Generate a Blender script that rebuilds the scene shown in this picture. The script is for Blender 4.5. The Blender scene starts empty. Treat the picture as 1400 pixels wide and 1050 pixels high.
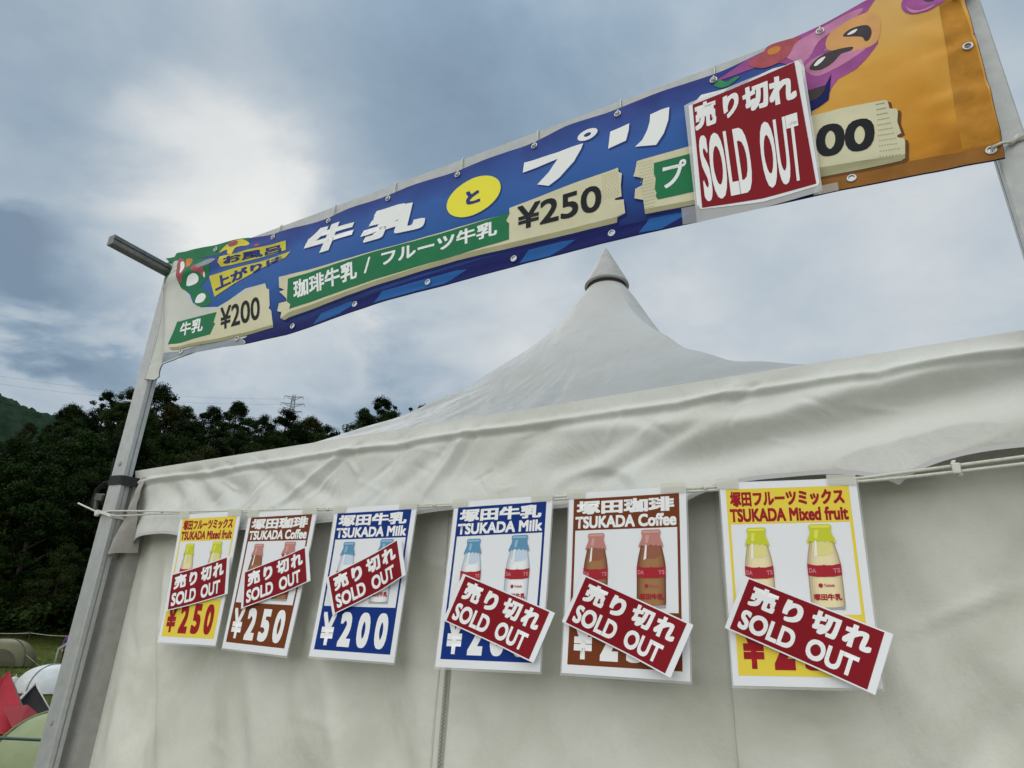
import bpy, bmesh, math, random
from mathutils import Vector, Matrix, noise
from mathutils.geometry import delaunay_2d_cdt

SC = bpy.context.scene
COL = SC.collection
R = math.radians

# ------------------------------------------------------------------ camera
cam_data = bpy.data.cameras.new('camera')
cam_data.sensor_width = 36.0
cam_data.lens = 23.37
cam_data.clip_start = 0.05
cam_data.clip_end = 5000
cam = bpy.data.objects.new('camera', cam_data)
COL.objects.link(cam)
_r, _u, _b = (0.876365, 0.480621, 0.031432), (0.157746, -0.348069, 0.924102), (0.455083, -0.804892, -0.380851)
cam.matrix_world = Matrix(((_r[0], _u[0], _b[0], 0), (_r[1], _u[1], _b[1], -1.516),
                           (_r[2], _u[2], _b[2], 1.55), (0, 0, 0, 1)))
SC.camera = cam

# ------------------------------------------------------------------ light
SUN_AZ, SUN_EL = -62.0, 40.0            # behind the clouds, up to the left beyond the tent
SC.view_settings.view_transform = 'Standard'
SC.view_settings.look = 'None'
SC.view_settings.exposure = 0.0
SC.view_settings.gamma = 1.0
SC.cycles.max_bounces = 6
SC.cycles.transparent_max_bounces = 12


def azel(az, el):
    a, e = R(az), R(el)
    return Vector((math.sin(a) * math.cos(e), math.cos(a) * math.cos(e), math.sin(e)))


sun = bpy.data.lights.new('sun', 'SUN')
sun.energy = 0.6
sun.angle = R(25)
sun.color = (1.0, 0.96, 0.9)
sun_ob = bpy.data.objects.new('sun', sun)
COL.objects.link(sun_ob)
sun_ob.rotation_euler = (-azel(SUN_AZ, SUN_EL)).to_track_quat('-Z', 'Y').to_euler()


class NT:
    """Small helper for node trees."""
    def __init__(self, tree):
        self.t = tree

    def n(self, kind, **kw):
        nd = self.t.nodes.new(kind)
        for k, v in kw.items():
            setattr(nd, k, v)
        return nd

    def link(self, a, b):
        self.t.links.new(a, b)

    def put(self, sock, v):
        if hasattr(v, 'is_output'):
            self.link(v, sock)
        else:
            sock.default_value = v

    def math(self, op, a, b=0.0, clamp=False):
        nd = self.n('ShaderNodeMath', operation=op, use_clamp=clamp)
        self.put(nd.inputs[0], a)
        self.put(nd.inputs[1], b)
        return nd.outputs[0]

    def mix(self, f, a, b, blend='MIX'):
        nd = self.n('ShaderNodeMix', data_type='RGBA', blend_type=blend)
        self.put(nd.inputs[0], f)
        self.put(nd.inputs[6], a)
        self.put(nd.inputs[7], b)
        return nd.outputs[2]

    def noise(self, vec, scale, detail=4, rough=0.55, dist=0.0):
        nd = self.n('ShaderNodeTexNoise')
        if vec is not None:
            self.link(vec, nd.inputs['Vector'])
        nd.inputs['Scale'].default_value = scale
        nd.inputs['Detail'].default_value = detail
        nd.inputs['Roughness'].default_value = rough
        nd.inputs['Distortion'].default_value = dist
        return nd.outputs[0]

    def ramp(self, f, stops, interp='LINEAR'):
        nd = self.n('ShaderNodeValToRGB')
        nd.color_ramp.interpolation = interp
        els = nd.color_ramp.elements
        while len(els) < len(stops):
            els.new(0.5)
        for e, (p, c) in zip(els, stops):
            e.position = p
            e.color = c if len(c) == 4 else (*c, 1)
        self.link(f, nd.inputs[0])
        return nd.outputs[0]

    def range(self, v, a, b, c, d, smooth=True):
        nd = self.n('ShaderNodeMapRange', interpolation_type='SMOOTHSTEP' if smooth else 'LINEAR')
        self.put(nd.inputs[0], v)
        for i, q in enumerate((a, b, c, d)):
            nd.inputs[i + 1].default_value = q
        return nd.outputs[0]


def lin(c):
    return c / 12.92 if c <= 0.04045 else ((c + 0.055) / 1.055) ** 2.4


def hexc(h, k=1.0):
    h = h.lstrip('#')
    return tuple(min(0.93, lin(int(h[i:i + 2], 16) / 255) * k) for i in (0, 2, 4))


def make_world():
    w = bpy.data.worlds.new('World')
    SC.world = w
    w.use_nodes = True
    T = NT(w.node_tree)
    bg = w.node_tree.nodes['Background']
    sky = T.n('ShaderNodeTexSky', sky_type='NISHITA')
    sky.sun_disc = False
    sky.sun_elevation = R(SUN_EL)
    sky.sun_rotation = R(SUN_AZ)
    sky.air_density = 1.4
    sky.dust_density = 2.0
    tc = T.n('ShaderNodeTexCoord')
    d = tc.outputs['Generated']
    sep = T.n('ShaderNodeSeparateXYZ')
    T.link(d, sep.inputs[0])
    # project the view direction on a cloud layer
    hz = T.math('ADD', T.math('MAXIMUM', sep.outputs[2], 0.0), 0.22)
    comb = T.n('ShaderNodeCombineXYZ')
    T.link(T.math('DIVIDE', sep.outputs[0], hz), comb.inputs[0])
    T.link(T.math('DIVIDE', sep.outputs[1], hz), comb.inputs[1])
    p = comb.outputs[0]

    def blob(az, el, deg, soft=0.12):
        v = azel(az, el)
        dt = T.n('ShaderNodeVectorMath', operation='DOT_PRODUCT')
        T.link(d, dt.inputs[0])
        dt.inputs[1].default_value = v
        # warp the edge so that the patch has a cloud's outline
        x = T.math('ADD', dt.outputs['Value'], T.math('MULTIPLY', T.math('SUBTRACT', n2, 0.5), 0.05))
        return T.range(x, math.cos(R(deg)), math.cos(R(deg * soft)), 0, 1)
    n1 = T.noise(p, 1.1, 5, 0.46, 0.3)
    n2 = T.noise(p, 2.6, 7, 0.56, 0.35)
    n3 = T.noise(p, 0.55, 3, 0.5, 0.2)
    cover = T.math('ADD', T.math('MULTIPLY', n1, 0.52), T.math('MULTIPLY', n2, 0.36))
    cover = T.math('ADD', cover, T.math('MULTIPLY', T.math('SUBTRACT', n3, 0.5), 0.3))
    n4 = T.noise(p, 6.5, 5, 0.6, 0.25)
    cover = T.math('ADD', cover, T.math('MULTIPLY', T.math('SUBTRACT', n4, 0.5), 0.22))
    for az, el, deg, amp in SKY_BLOBS:
        cover = T.math('ADD', cover, T.math('MULTIPLY', blob(az, el, deg), amp))
    cloud = T.ramp(cover, SKY_RAMP)
    # thin veil: some of the clear sky's own colour comes through
    col = T.mix(0.02, cloud, sky.outputs[0])
    # gain added overhead and behind the camera, mostly unseen, to brighten the tent front
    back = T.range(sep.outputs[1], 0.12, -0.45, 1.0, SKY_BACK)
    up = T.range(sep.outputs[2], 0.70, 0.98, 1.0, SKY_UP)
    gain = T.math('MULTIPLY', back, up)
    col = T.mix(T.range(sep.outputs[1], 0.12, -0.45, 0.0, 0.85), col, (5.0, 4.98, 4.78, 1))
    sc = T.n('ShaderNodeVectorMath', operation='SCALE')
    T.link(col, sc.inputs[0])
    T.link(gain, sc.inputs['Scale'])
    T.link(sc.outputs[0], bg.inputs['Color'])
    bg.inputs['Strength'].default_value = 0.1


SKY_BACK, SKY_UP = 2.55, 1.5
#            azimuth elev  radius amount
SKY_BLOBS = [(-59, 32, 11, 0.30), (-55, 30, 16, 0.14), (-70, 35, 14, -0.08), (-51, 28, 10, 0.10), (-40, 45, 22, -0.14), (-66, 24.5, 8, -0.33), (-72, 22, 7, -0.12), (-59, 21, 6, -0.10),
             (-48, 24, 9, 0.10), (-50, 23.4, 6, -0.16), (-33, 27, 11, 0.22), (-3, 27, 8, -0.10), (2, 27, 24, 0.22), (-20, 24, 14, 0.10), (-76, 41, 12, -0.10), (-24, 48, 10, 0.08)]
_k = 10.0


def _s(h, g=1.0):
    c = hexc(h)
    return (c[0] * _k * g, c[1] * _k * g, c[2] * _k * g, 1)


SKY_RAMP = [(0.10, _s('#758ba2')), (0.30, _s('#8ca2b6')), (0.52, _s('#b3c0cb')), (0.75, _s('#cfd5d9')), (1.05 - 0.05, _s('#e6e9e8'))]
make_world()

# ------------------------------------------------------------------ helpers
MATS = {}


def mat(name, color, rough=0.6, spec=0.3, var=0.0, var_scale=4.0, bump=0.0, bump_scale=40.0, metallic=0.0,
        alpha=1.0, trans=0.0, coat=0.0, objvar=False):
    if name in MATS:
        return MATS[name]
    m = bpy.data.materials.new(name)
    m.use_nodes = True
    T = NT(m.node_tree)
    b = m.node_tree.nodes['Principled BSDF']
    b.inputs['Roughness'].default_value = rough
    b.inputs['Specular IOR Level'].default_value = spec
    b.inputs['Metallic'].default_value = metallic
    b.inputs['Alpha'].default_value = alpha
    b.inputs['Coat Weight'].default_value = coat
    tc = T.n('ShaderNodeTexCoord')
    o = tc.outputs['Object']
    c = (*color, 1)
    if var > 0:
        f = T.noise(o, var_scale, 6, 0.6, 0.2)
        lo = tuple(x * (1 - var) for x in color)
        hi = tuple(min(0.95, x * (1 + var)) for x in color)
        c = T.ramp(f, [(0.3, lo), (0.7, hi)])
        T.link(c, b.inputs['Base Color'])
    else:
        b.inputs['Base Color'].default_value = c
    if bump > 0:
        bp = T.n('ShaderNodeBump')
        bp.inputs['Strength'].default_value = bump
        bp.inputs['Distance'].default_value = 0.004
        T.link(T.noise(o, bump_scale, 4, 0.6), bp.inputs['Height'])
        T.link(bp.outputs[0], b.inputs['Normal'])
    if trans > 0:
        out = m.node_tree.nodes['Material Output']
        tr = T.n('ShaderNodeBsdfTranslucent')
        tr.inputs[0].default_value = (*color, 1)
        mx = T.n('ShaderNodeMixShader')
        mx.inputs[0].default_value = trans
        T.link(b.outputs[0], mx.inputs[1])
        T.link(tr.outputs[0], mx.inputs[2])
        T.link(mx.outputs[0], out.inputs['Surface'])
    MATS[name] = m
    return m


def tag(o, label=None, cat=None, group=None, kind=None):
    if label:
        o['label'] = label
    if cat:
        o['category'] = cat
    if group:
        o['group'] = group
    if kind:
        o['kind'] = kind
    return o


def empty(name, loc=(0, 0, 0), rz=0.0):
    o = bpy.data.objects.new(name, None)
    COL.objects.link(o)
    o.location = loc
    o.rotation_euler = (0, 0, rz)
    o.empty_display_size = 0.1
    return o


def link_mesh(name, me, mats, parent=None, smooth=False):
    o = bpy.data.objects.new(name, me)
    COL.objects.link(o)
    for m in (mats if isinstance(mats, (list, tuple)) else [mats]):
        me.materials.append(m)
    if parent:
        o.parent = parent
    if smooth:
        for p in me.polygons:
            p.use_smooth = True
    return o


def obj(name, bm, mats, parent=None, smooth=False):
    me = bpy.data.meshes.new(name)
    bm.to_mesh(me)
    bm.free()
    return link_mesh(name, me, mats, parent, smooth)


def add_box(bm, c, s, rot=None, bevel=0.0, mi=0):
    g = bmesh.ops.create_cube(bm, size=1.0)
    vs = g['verts']
    fs = {f for v in vs for f in v.link_faces}
    for v in vs:
        v.co = Vector((v.co.x * s[0], v.co.y * s[1], v.co.z * s[2]))
    if bevel > 0:
        es = {e for v in vs for e in v.link_edges}
        r = bmesh.ops.bevel(bm, geom=list(es), offset=bevel, segments=2, affect='EDGES', profile=0.6)
        vs = list({v for f in r['faces'] for v in f.verts} | {v for v in vs if v.is_valid})
        fs = {f for v in vs for f in v.link_faces}
    M = Matrix.Translation(c) @ (rot.to_4x4() if rot else Matrix())
    bmesh.ops.transform(bm, matrix=M, verts=vs)
    for f in fs:
        if f.is_valid:
            f.material_index = mi


def add_tube(bm, pts, r, seg=8, cap=True, mi=0):
    pts = [Vector(p) for p in pts]
    rings = []
    prev = None
    for i, p in enumerate(pts):
        a = pts[max(i - 1, 0)]
        b = pts[min(i + 1, len(pts) - 1)]
        t = (b - a).normalized()
        if prev is None:
            u = t.orthogonal().normalized()
        else:
            u = (prev - t * prev.dot(t)).normalized()
        prev = u
        w = t.cross(u)
        rr = r[i] if isinstance(r, (list, tuple)) else r
        rings.append([bm.verts.new(p + (u * math.cos(k * 2 * math.pi / seg) + w * math.sin(k * 2 * math.pi / seg)) * rr)
                      for k in range(seg)])
    for a, b in zip(rings, rings[1:]):
        for k in range(seg):
            f = bm.faces.new((a[k], a[(k + 1) % seg], b[(k + 1) % seg], b[k]))
            f.material_index = mi
            f.smooth = True
    if cap:
        bm.faces.new(rings[0][::-1]).material_index = mi
        bm.faces.new(rings[-1]).material_index = mi


def grid_mesh(nu, nv, fn):
    """A grid of (nu x nv) quads; fn(u, v) with u, v in 0..1 gives the point."""
    vs = [tuple(fn(i / nu, j / nv)) for j in range(nv + 1) for i in range(nu + 1)]
    fs = [(j * (nu + 1) + i, j * (nu + 1) + i + 1, (j + 1) * (nu + 1) + i + 1, (j + 1) * (nu + 1) + i)
          for j in range(nv) for i in range(nu)]
    me = bpy.data.meshes.new('grid')
    me.from_pydata(vs, [], fs)
    return me


def nz(x, y, z=0.0):
    return noise.noise(Vector((x, y, z)))


def fbm(x, y, z=0.0, o=4):
    return noise.fractal(Vector((x, y, z)), 0.9, 2.0, o)


def interp(tab, x):
    if x <= tab[0][0]:
        return tab[0][1]
    for (a, b), (c, d) in zip(tab, tab[1:]):
        if x <= c:
            return b + (d - b) * (x - a) / (c - a)
    return tab[-1][1]


def smooth_loop(pts, n=4):
    """Closed Catmull-Rom through the points."""
    out = []
    N = len(pts)
    for i in range(N):
        p0, p1, p2, p3 = (Vector(pts[(i + k) % N]) for k in (-1, 0, 1, 2))
        for k in range(n):
            t = k / n
            out.append(tuple(0.5 * ((2 * p1) + (p2 - p0) * t + (2 * p0 - 5 * p1 + 4 * p2 - p3) * t * t
                                    + (3 * p1 - p0 - 3 * p2 + p3) * t ** 3)))
    return out


def ellipse(c, a, b, n=28):
    """Ellipse from the centre and two conjugate half axes."""
    return [(c[0] + a[0] * math.cos(t) + b[0] * math.sin(t), c[1] + a[1] * math.cos(t) + b[1] * math.sin(t))
            for t in (2 * math.pi * k / n for k in range(n))]


# ------------------------------------------------------------------ printed sheets (banner, posters, slips)
_GLYPHS = {}


def glyphs(text, bold):
    key = (text, bold)
    if key not in _GLYPHS:
        cu = bpy.data.curves.new('lettering', 'FONT')
        cu.body = text
        cu.offset = bold
        cu.resolution_u = 4
        o = bpy.data.objects.new('lettering', cu)
        COL.objects.link(o)
        me = bpy.data.meshes.new_from_object(o.evaluated_get(bpy.context.evaluated_depsgraph_get()))
        vs = [(v.co.x, v.co.y) for v in me.vertices]
        fs = [tuple(p.vertices) for p in me.polygons]
        bpy.data.objects.remove(o)
        bpy.data.curves.remove(cu)
        bpy.data.meshes.remove(me)
        _GLYPHS[key] = (vs, fs)
    return _GLYPHS[key]


class Print:
    """A sheet with ink layers laid on it; fmap(u, v, lift) gives the point on the sheet's curved surface."""
    def __init__(self, fmap, step, lift=0.0003):
        self.fmap, self.step, self.lift = fmap, step, lift
        self.bm = bmesh.new()
        self.mats = []

    def lay(self, vs, fs, m, layer):
        t = bmesh.new()
        bv = [t.verts.new((x, y, 0)) for x, y in vs]
        for f in fs:
            try:
                t.faces.new([bv[i] for i in f])
            except ValueError:
                pass
        st = self.step
        for ax in (0, 1):
            lo, hi = min(v[ax] for v in vs), max(v[ax] for v in vs)
            k = math.floor(lo / st[ax]) + 1
            while k * st[ax] < hi:
                co, no = [0, 0, 0], [0, 0, 0]
                co[ax], no[ax] = k * st[ax], 1
                bmesh.ops.bisect_plane(t, geom=t.verts[:] + t.edges[:] + t.faces[:], dist=1e-6, plane_co=co, plane_no=no)
                k += 1
        if m not in self.mats:
            self.mats.append(m)
        mi = self.mats.index(m)
        new = {v: self.bm.verts.new(self.fmap(v.co.x, v.co.y, layer * self.lift)) for v in t.verts}
        for f in t.faces:
            try:
                g = self.bm.faces.new([new[v] for v in f.verts])
            except ValueError:
                continue
            g.material_index = mi
            g.smooth = True
        t.free()

    def poly(self, pts, m, layer, holes=()):
        vs, loops = [], []
        for loop in (pts, *holes):
            b = len(vs)
            vs += [Vector(p) for p in loop]
            loops.append(list(range(b, b + len(loop))))
        r = delaunay_2d_cdt(vs, [], loops, 2, 1e-6)
        self.lay([tuple(v) for v in r[0]], r[2], m, layer)

    def text(self, s, quad, m, layer, bold=0.03):
        """quad: lower left, lower right, upper right, upper left of the ink's box."""
        # heavy lettering: the light letter laid several times, each copy shifted a little
        vs, fs = glyphs(s, 0.0)
        x0, x1 = min(v[0] for v in vs), max(v[0] for v in vs)
        y0, y1 = min(v[1] for v in vs), max(v[1] for v in vs)
        a, b, c, d = (Vector(q) for q in quad)
        ker = [(0, 0)]
        if bold > 0:
            q = (-1, 0, 1) if bold < 0.033 else (-1, -0.5, 0, 0.5, 1)
            ker = [(i, j) for i in q for j in q if max(abs(i), abs(j)) == 1]
        n = len(ker)
        w, h = max(1e-6, x1 - x0), max(1e-6, y1 - y0)
        bx, by = min(bold, w * 0.12), min(bold, h * 0.12)
        for k in range(n):
            kx, ky = ker[k]
            sx, sy = (bx * kx, by * ky) if bold > 0 else (0, 0)
            out = []
            for x, y in vs:
                u = (x + sx - x0 + bx) / (w + 2 * bx)
                v = (y + sy - y0 + by) / (h + 2 * by)
                p = (a * (1 - u) + b * u) * (1 - v) + (d * (1 - u) + c * u) * v
                out.append((p.x, p.y))
            self.lay(out, fs, m, layer + 0.04 * k)

    def build(self, name, parent=None):
        bmesh.ops.recalc_face_normals(self.bm, faces=self.bm.faces[:0])
        return obj(name, self.bm, self.mats, parent)


K = 1 / 0.70     # photographed colours of the shaded prints -> their own colours


def ink(name, h, rough=0.45, **kw):
    return mat(name, hexc(h, K), rough + 0.1, 0.14, **kw)

# ------------------------------------------------------------------ ground
def sstep(a, b, x):
    t = min(1.0, max(0.0, (x - a) / (b - a)))
    return t * t * (3 - 2 * t)
def ground_z(x, y):
    r = math.hypot(x, y + 1.5)
    az = math.degrees(math.atan2(x, y + 1.5))
    z = -0.6 * sstep(4.5, 12, r)
    w = sstep(-150, -112, az) * (1 - sstep(-14, 10, az))
    z += w * 1.9 * sstep(22, 60, r)
    rise = 0.50 * max(0.0, min(r, 108) - 58) - 0.03 * max(0.0, r - 108)
    k = 0.80 + 0.20 * sstep(-72, -58, az)
    z += w * max(rise, 0) * k
    return z


GREEN_BASE = (0.075, 0.09, 0.028)


def make_ground():
    m = bpy.data.materials.new('meadow')
    m.use_nodes = True
    T = NT(m.node_tree)
    b = m.node_tree.nodes['Principled BSDF']
    b.inputs['Roughness'].default_value = 0.9
    b.inputs['Specular IOR Level'].default_value = 0.1
    geo = T.n('ShaderNodeNewGeometry')
    p = geo.outputs['Position']
    n1 = T.noise(p, 0.35, 6, 0.65)
    n2 = T.noise(p, 4.0, 5, 0.65)
    c = T.ramp(n1, [(0.25, (0.045, 0.062, 0.014)), (0.5, (0.085, 0.10, 0.022)), (0.75, (0.135, 0.125, 0.04))])
    c2 = T.ramp(n2, [(0.3, (0.55, 0.55, 0.5)), (0.7, (1.3, 1.3, 1.2))])
    c = T.mix(1.0, c, c2, 'MULTIPLY')
    # the trodden, pale gravel apron in front of the stalls
    sep = T.n('ShaderNodeSeparateXYZ')
    T.link(p, sep.inputs[0])
    ln = T.n('ShaderNodeVectorMath', operation='LENGTH')
    T.link(p, ln.inputs[0])
    r = T.math('ADD', ln.outputs['Value'], T.math('MULTIPLY', n1, 3.0))
    gravel = T.ramp(T.noise(p, 30, 4, 0.7), [(0.3, (0.20, 0.19, 0.165)), (0.7, (0.40, 0.385, 0.34))])
    c = T.mix(T.range(r, 10.0, 7.5, 0, 1), c, gravel)
    T.link(c, b.inputs['Base Color'])
    bp = T.n('ShaderNodeBump')
    bp.inputs['Strength'].default_value = 0.8
    bp.inputs['Distance'].default_value = 0.05
    T.link(T.noise(p, 9.0, 5, 0.7), bp.inputs['Height'])
    T.link(bp.outputs[0], b.inputs['Normal'])
    rad = [0.0] + [0.6 * 1.075 ** k for k in range(1, 108)]
    rad = [r for r in rad if r < 1500]
    na = 180
    vs, fs = [(0, -1.5, 0)], []
    for i, r in enumerate(rad[1:]):
        for k in range(na):
            a = 2 * math.pi * k / na
            x, y = r * math.sin(a), -1.5 + r * math.cos(a)
            vs.append((x, y, ground_z(x, y) + (0.04 * fbm(x * 0.5, y * 0.5) if r > 6 else 0)))
    for k in range(na):
        fs.append((0, 1 + (k + 1) % na, 1 + k))
    for i in range(len(rad) - 2):
        a, b_ = 1 + i * na, 1 + (i + 1) * na
        for k in range(na):
            fs.append((a + k, a + (k + 1) % na, b_ + (k + 1) % na, b_ + k))
    me = bpy.data.meshes.new('ground')
    me.from_pydata(vs, [], fs)
    tag(link_mesh('ground', me, m, smooth=True), kind='structure')


make_ground()

# ------------------------------------------------------------------ the party tent
X0, X1, TY = -2.53, 0.33, 2.86
CX, CY, HALF = (X0 + X1) / 2, TY / 2, TY / 2
EAVE = 2.18


def fabric(name, color, wr=0.5, sc=7.0, dirt=0.06, trans=0.0):
    m = bpy.data.materials.new(name)
    m.use_nodes = True
    T = NT(m.node_tree)
    b = m.node_tree.nodes['Principled BSDF']
    b.inputs['Roughness'].default_value = 0.5
    b.inputs['Specular IOR Level'].default_value = 0.15
    o = T.n('ShaderNodeTexCoord').outputs['Object']
    f = T.noise(o, 2.3, 7, 0.68, 0.4)
    lo = tuple(x * (1 - dirt * 1.6) * g for x, g in zip(color, (1.0, 0.99, 0.93)))
    c = T.ramp(f, [(0.32, lo), (0.62, color)])
    spots = T.noise(o, 38, 3, 0.7)
    c = T.mix(T.range(spots, 0.70, 0.80, 0.0, 0.35), c, (*[x * 0.72 for x in color], 1))
    T.link(c, b.inputs['Base Color'])
    mp = T.n('ShaderNodeMapping')
    T.link(o, mp.inputs[0])
    mp.inputs['Rotation'].default_value = (0, R(25), 0)
    mp.inputs['Scale'].default_value = (1.0, 1.0, 0.65)
    h = T.noise(mp.outputs[0], sc, 4, 0.5, 0.35)
    h2 = T.noise(o, 160, 2, 0.5)
    h = T.math('ADD', h, T.math('MULTIPLY', h2, 0.035))
    # sharp little creases
    cr = T.n('ShaderNodeTexNoise', noise_type='RIDGED_MULTIFRACTAL', normalize=True)
    T.link(mp.outputs[0], cr.inputs['Vector'])
    cr.inputs['Scale'].default_value = sc * 0.42
    cr.inputs['Detail'].default_value = 2
    cr.inputs['Distortion'].default_value = 0.3
    h = T.math('ADD', h, T.math('MULTIPLY', cr.outputs[0], 0.38))
    bp = T.n('ShaderNodeBump')
    bp.inputs['Strength'].default_value = wr
    bp.inputs['Distance'].default_value = 0.02
    T.link(h, bp.inputs['Height'])
    T.link(bp.outputs[0], b.inputs['Normal'])
    if trans:
        out = m.node_tree.nodes['Material Output']
        tr = T.n('ShaderNodeBsdfTranslucent')
        tr.inputs[0].default_value = (*color, 1)
        mx = T.n('ShaderNodeMixShader')
        mx.inputs[0].default_value = trans
        T.link(b.outputs[0], mx.inputs[1])
        T.link(tr.outputs[0], mx.inputs[2])
        T.link(mx.outputs[0], out.inputs['Surface'])
    return m


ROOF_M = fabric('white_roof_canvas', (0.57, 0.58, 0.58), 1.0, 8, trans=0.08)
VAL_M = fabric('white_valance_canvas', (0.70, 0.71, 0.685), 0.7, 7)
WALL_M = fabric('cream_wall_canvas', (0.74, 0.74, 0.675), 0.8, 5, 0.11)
TRIM_M = mat('grey_binding_tape', (0.56, 0.545, 0.55), 0.6)
ALU = mat('brushed_aluminium', (0.43, 0.44, 0.435), 0.42, 0.5, var=0.10, var_scale=30, bump=0.1, bump_scale=200, metallic=0.25)
LEGM = mat('grey_tent_leg_metal', (0.36, 0.355, 0.33), 0.75, 0.15, var=0.10, var_scale=25)
BLACK = mat('black_webbing', (0.02, 0.022, 0.024), 0.7, 0.3, var=0.3, var_scale=80)
STRING_M = mat('white_cord', (0.62, 0.62, 0.55), 0.7, 0.2, var=0.12, var_scale=120)

tent = empty('party_tent', (CX, 0, 0))
tag(tent, 'white pagoda party tent with scalloped valance and pointed grey roof cap', 'tent')


def tl(p):
    return (p[0] - CX, p[1], p[2])


PROFILE = [(0.045, 3.44), (0.07, 3.385), (0.10, 3.31), (0.16, 3.14), (0.21, 3.02), (0.26, 2.915), (0.36, 2.72), (0.5, 2.55),
           (0.615, 2.435), (0.72, 2.348), (0.82, 2.278), (0.91, 2.224), (1.0, 2.18)]


def profile(t):
    # smooth the measured profile a little
    return (interp(PROFILE, t - 0.02) + interp(PROFILE, t) * 2 + interp(PROFILE, t + 0.02)) / 4 if t < 0.98 else interp(PROFILE, t)


def roof_pt(u, v):
    t = 0.045 + (1 - 0.045) * v ** 1.15
    a = u * 4
    side = int(a) % 4
    s = (a - int(a)) * 2 - 1
    sq = [(s, -1), (1, s), (-s, 1), (-1, -s)][side]
    ln = math.hypot(*sq)
    ang = math.atan2(sq[1], sq[0])
    k = 1 - sstep(0.06, 0.34, t)
    rr = 1.08
    x = sq[0] * (1 - k) + math.cos(ang) * rr * k
    y = sq[1] * (1 - k) + math.sin(ang) * rr * k
    # cloth sags between the hips towards the eave
    sag = (1 - s * s) * 0.020 * math.sin(math.pi * min(1, max(0, (t - 0.2) / 0.8)))
    z = profile(t) - sag
    q = 1 - abs(s)
    wr = 0.013 * (0.25 + 0.75 * q) * fbm(ang * 14, t * 3.0, 3.0) * sstep(0.12, 0.5, t) * (1 - sstep(0.66, 0.86, t))
    wr += 0.011 * math.sin((t * 34 + q * 22) + 4 * nz(x * 3, y * 3)) * sstep(0.45, 0.0, q) * sstep(0.2, 0.5, t) * (1 - sstep(0.62, 0.85, t)) * (0.4 + nz(x * 2, y * 2, 7))
    return tl((CX + x * HALF * t, CY + y * HALF * t - (0.012 if t > 0.999 else 0) * (1 if sq[1] <= -1 else 0), z + wr))


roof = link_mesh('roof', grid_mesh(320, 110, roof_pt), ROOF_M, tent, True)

# pointed cap with its dark rim
bm = bmesh.new()
seg = 48
ap = bm.verts.new(tl((CX - 0.0, CY, 3.665)))
r1 = [bm.verts.new(tl((CX + 0.117 * math.cos(2 * math.pi * k / seg), CY + 0.117 * math.sin(2 * math.pi * k / seg), 3.425))) for k in range(seg)]
r0 = [bm.verts.new(tl((CX + 0.008 * math.cos(2 * math.pi * k / seg), CY + 0.008 * math.sin(2 * math.pi * k / seg), 3.652))) for k in range(seg)]
r2 = [bm.verts.new(tl((CX + 0.119 * math.cos(2 * math.pi * k / seg), CY + 0.119 * math.sin(2 * math.pi * k / seg), 3.412))) for k in range(seg)]
r3 = [bm.verts.new(tl((CX + 0.105 * math.cos(2 * math.pi * k / seg), CY + 0.105 * math.sin(2 * math.pi * k / seg), 3.410))) for k in range(seg)]
for k in range(seg):
    j = (k + 1) % seg
    bm.faces.new((ap, r0[k], r0[j]))
    for a, b in ((r0, r1), (r1, r2), (r2, r3)):
        bm.faces.new((a[k], b[k], b[j], a[j])).smooth = True
cap = obj('roof_cap', bm, mat('grey_cap', (0.42, 0.415, 0.40), 0.5, 0.4, var=0.16, var_scale=14), tent)
bm = bmesh.new()
r1 = [bm.verts.new(tl((CX + 0.1035 * math.cos(2 * math.pi * k / seg), CY + 0.1035 * math.sin(2 * math.pi * k / seg), 3.420))) for k in range(seg)]
r2 = [bm.verts.new(tl((CX + 0.1035 * math.cos(2 * math.pi * k / seg), CY + 0.1035 * math.sin(2 * math.pi * k / seg), 3.385))) for k in range(seg)]
r3 = [bm.verts.new(tl((CX + 0.1005 * math.cos(2 * math.pi * k / seg), CY + 0.1005 * math.sin(2 * math.pi * k / seg), 3.385))) for k in range(seg)]
for k in range(seg):
    j = (k + 1) % seg
    bm.faces.new((r1[k], r2[k], r2[j], r1[j]))
    bm.faces.new((r2[k], r3[k], r3[j], r2[j]))
obj('rim', bm, mat('dark_brown_rim', (0.035, 0.03, 0.026), 0.7), cap)

# valances: scalloped strips hanging from the eave
NSC = 7
random.seed(4)
ARC_C = [-2.305 + 0.4266 * k for k in range(NSC)]
ARC_H = [0.044, 0.030, 0.032, 0.034, 0.018, 0.040, 0.054]


def val_bottom(x):
    best = min(range(NSC), key=lambda k: abs(x - ARC_C[k]))
    u = (x - ARC_C[best]) / 0.2133
    base = 1.878 + 0.010 * (x + 2.5) / 2.8
    return base + ARC_H[best] * max(0.0, 1 - abs(u) ** 2.4) ** 0.75


def folds(x, z):
    """Creases of the front valance: soft diagonal folds falling to the left, a welt under the eave."""
    q = x * 0.80 - z * 0.9
    p = x * 0.9 + z * 0.80
    d = 0.018 * nz(p * 1.3, q * 4.2, 1.7)
    d += 0.010 * nz(p * 3.2, q * 8.0, 5.1)
    d += 0.007 * nz(x * 7, z * 10, 9.0)
    # the cloth is dented where the cord presses it in
    e = math.hypot((x + 0.61) / 0.105, (z - 1.925) / 0.062)
    d += 0.013 * sstep(1.15, 0.75, e)
    for (xa, za, xb, zb, w, h) in CREASES:
        ex, ez = xb - xa, zb - za
        L = math.hypot(ex, ez)
        t = ((x - xa) * ex + (z - za) * ez) / (L * L)
        dist = ((x - xa) * ez - (z - za) * ex) / L
        if -0.15 < t < 1.15:
            d += h * math.exp(-(dist / w) ** 2) * sstep(-0.15, 0.2, t) * sstep(1.15, 0.8, t)
    return d


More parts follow.
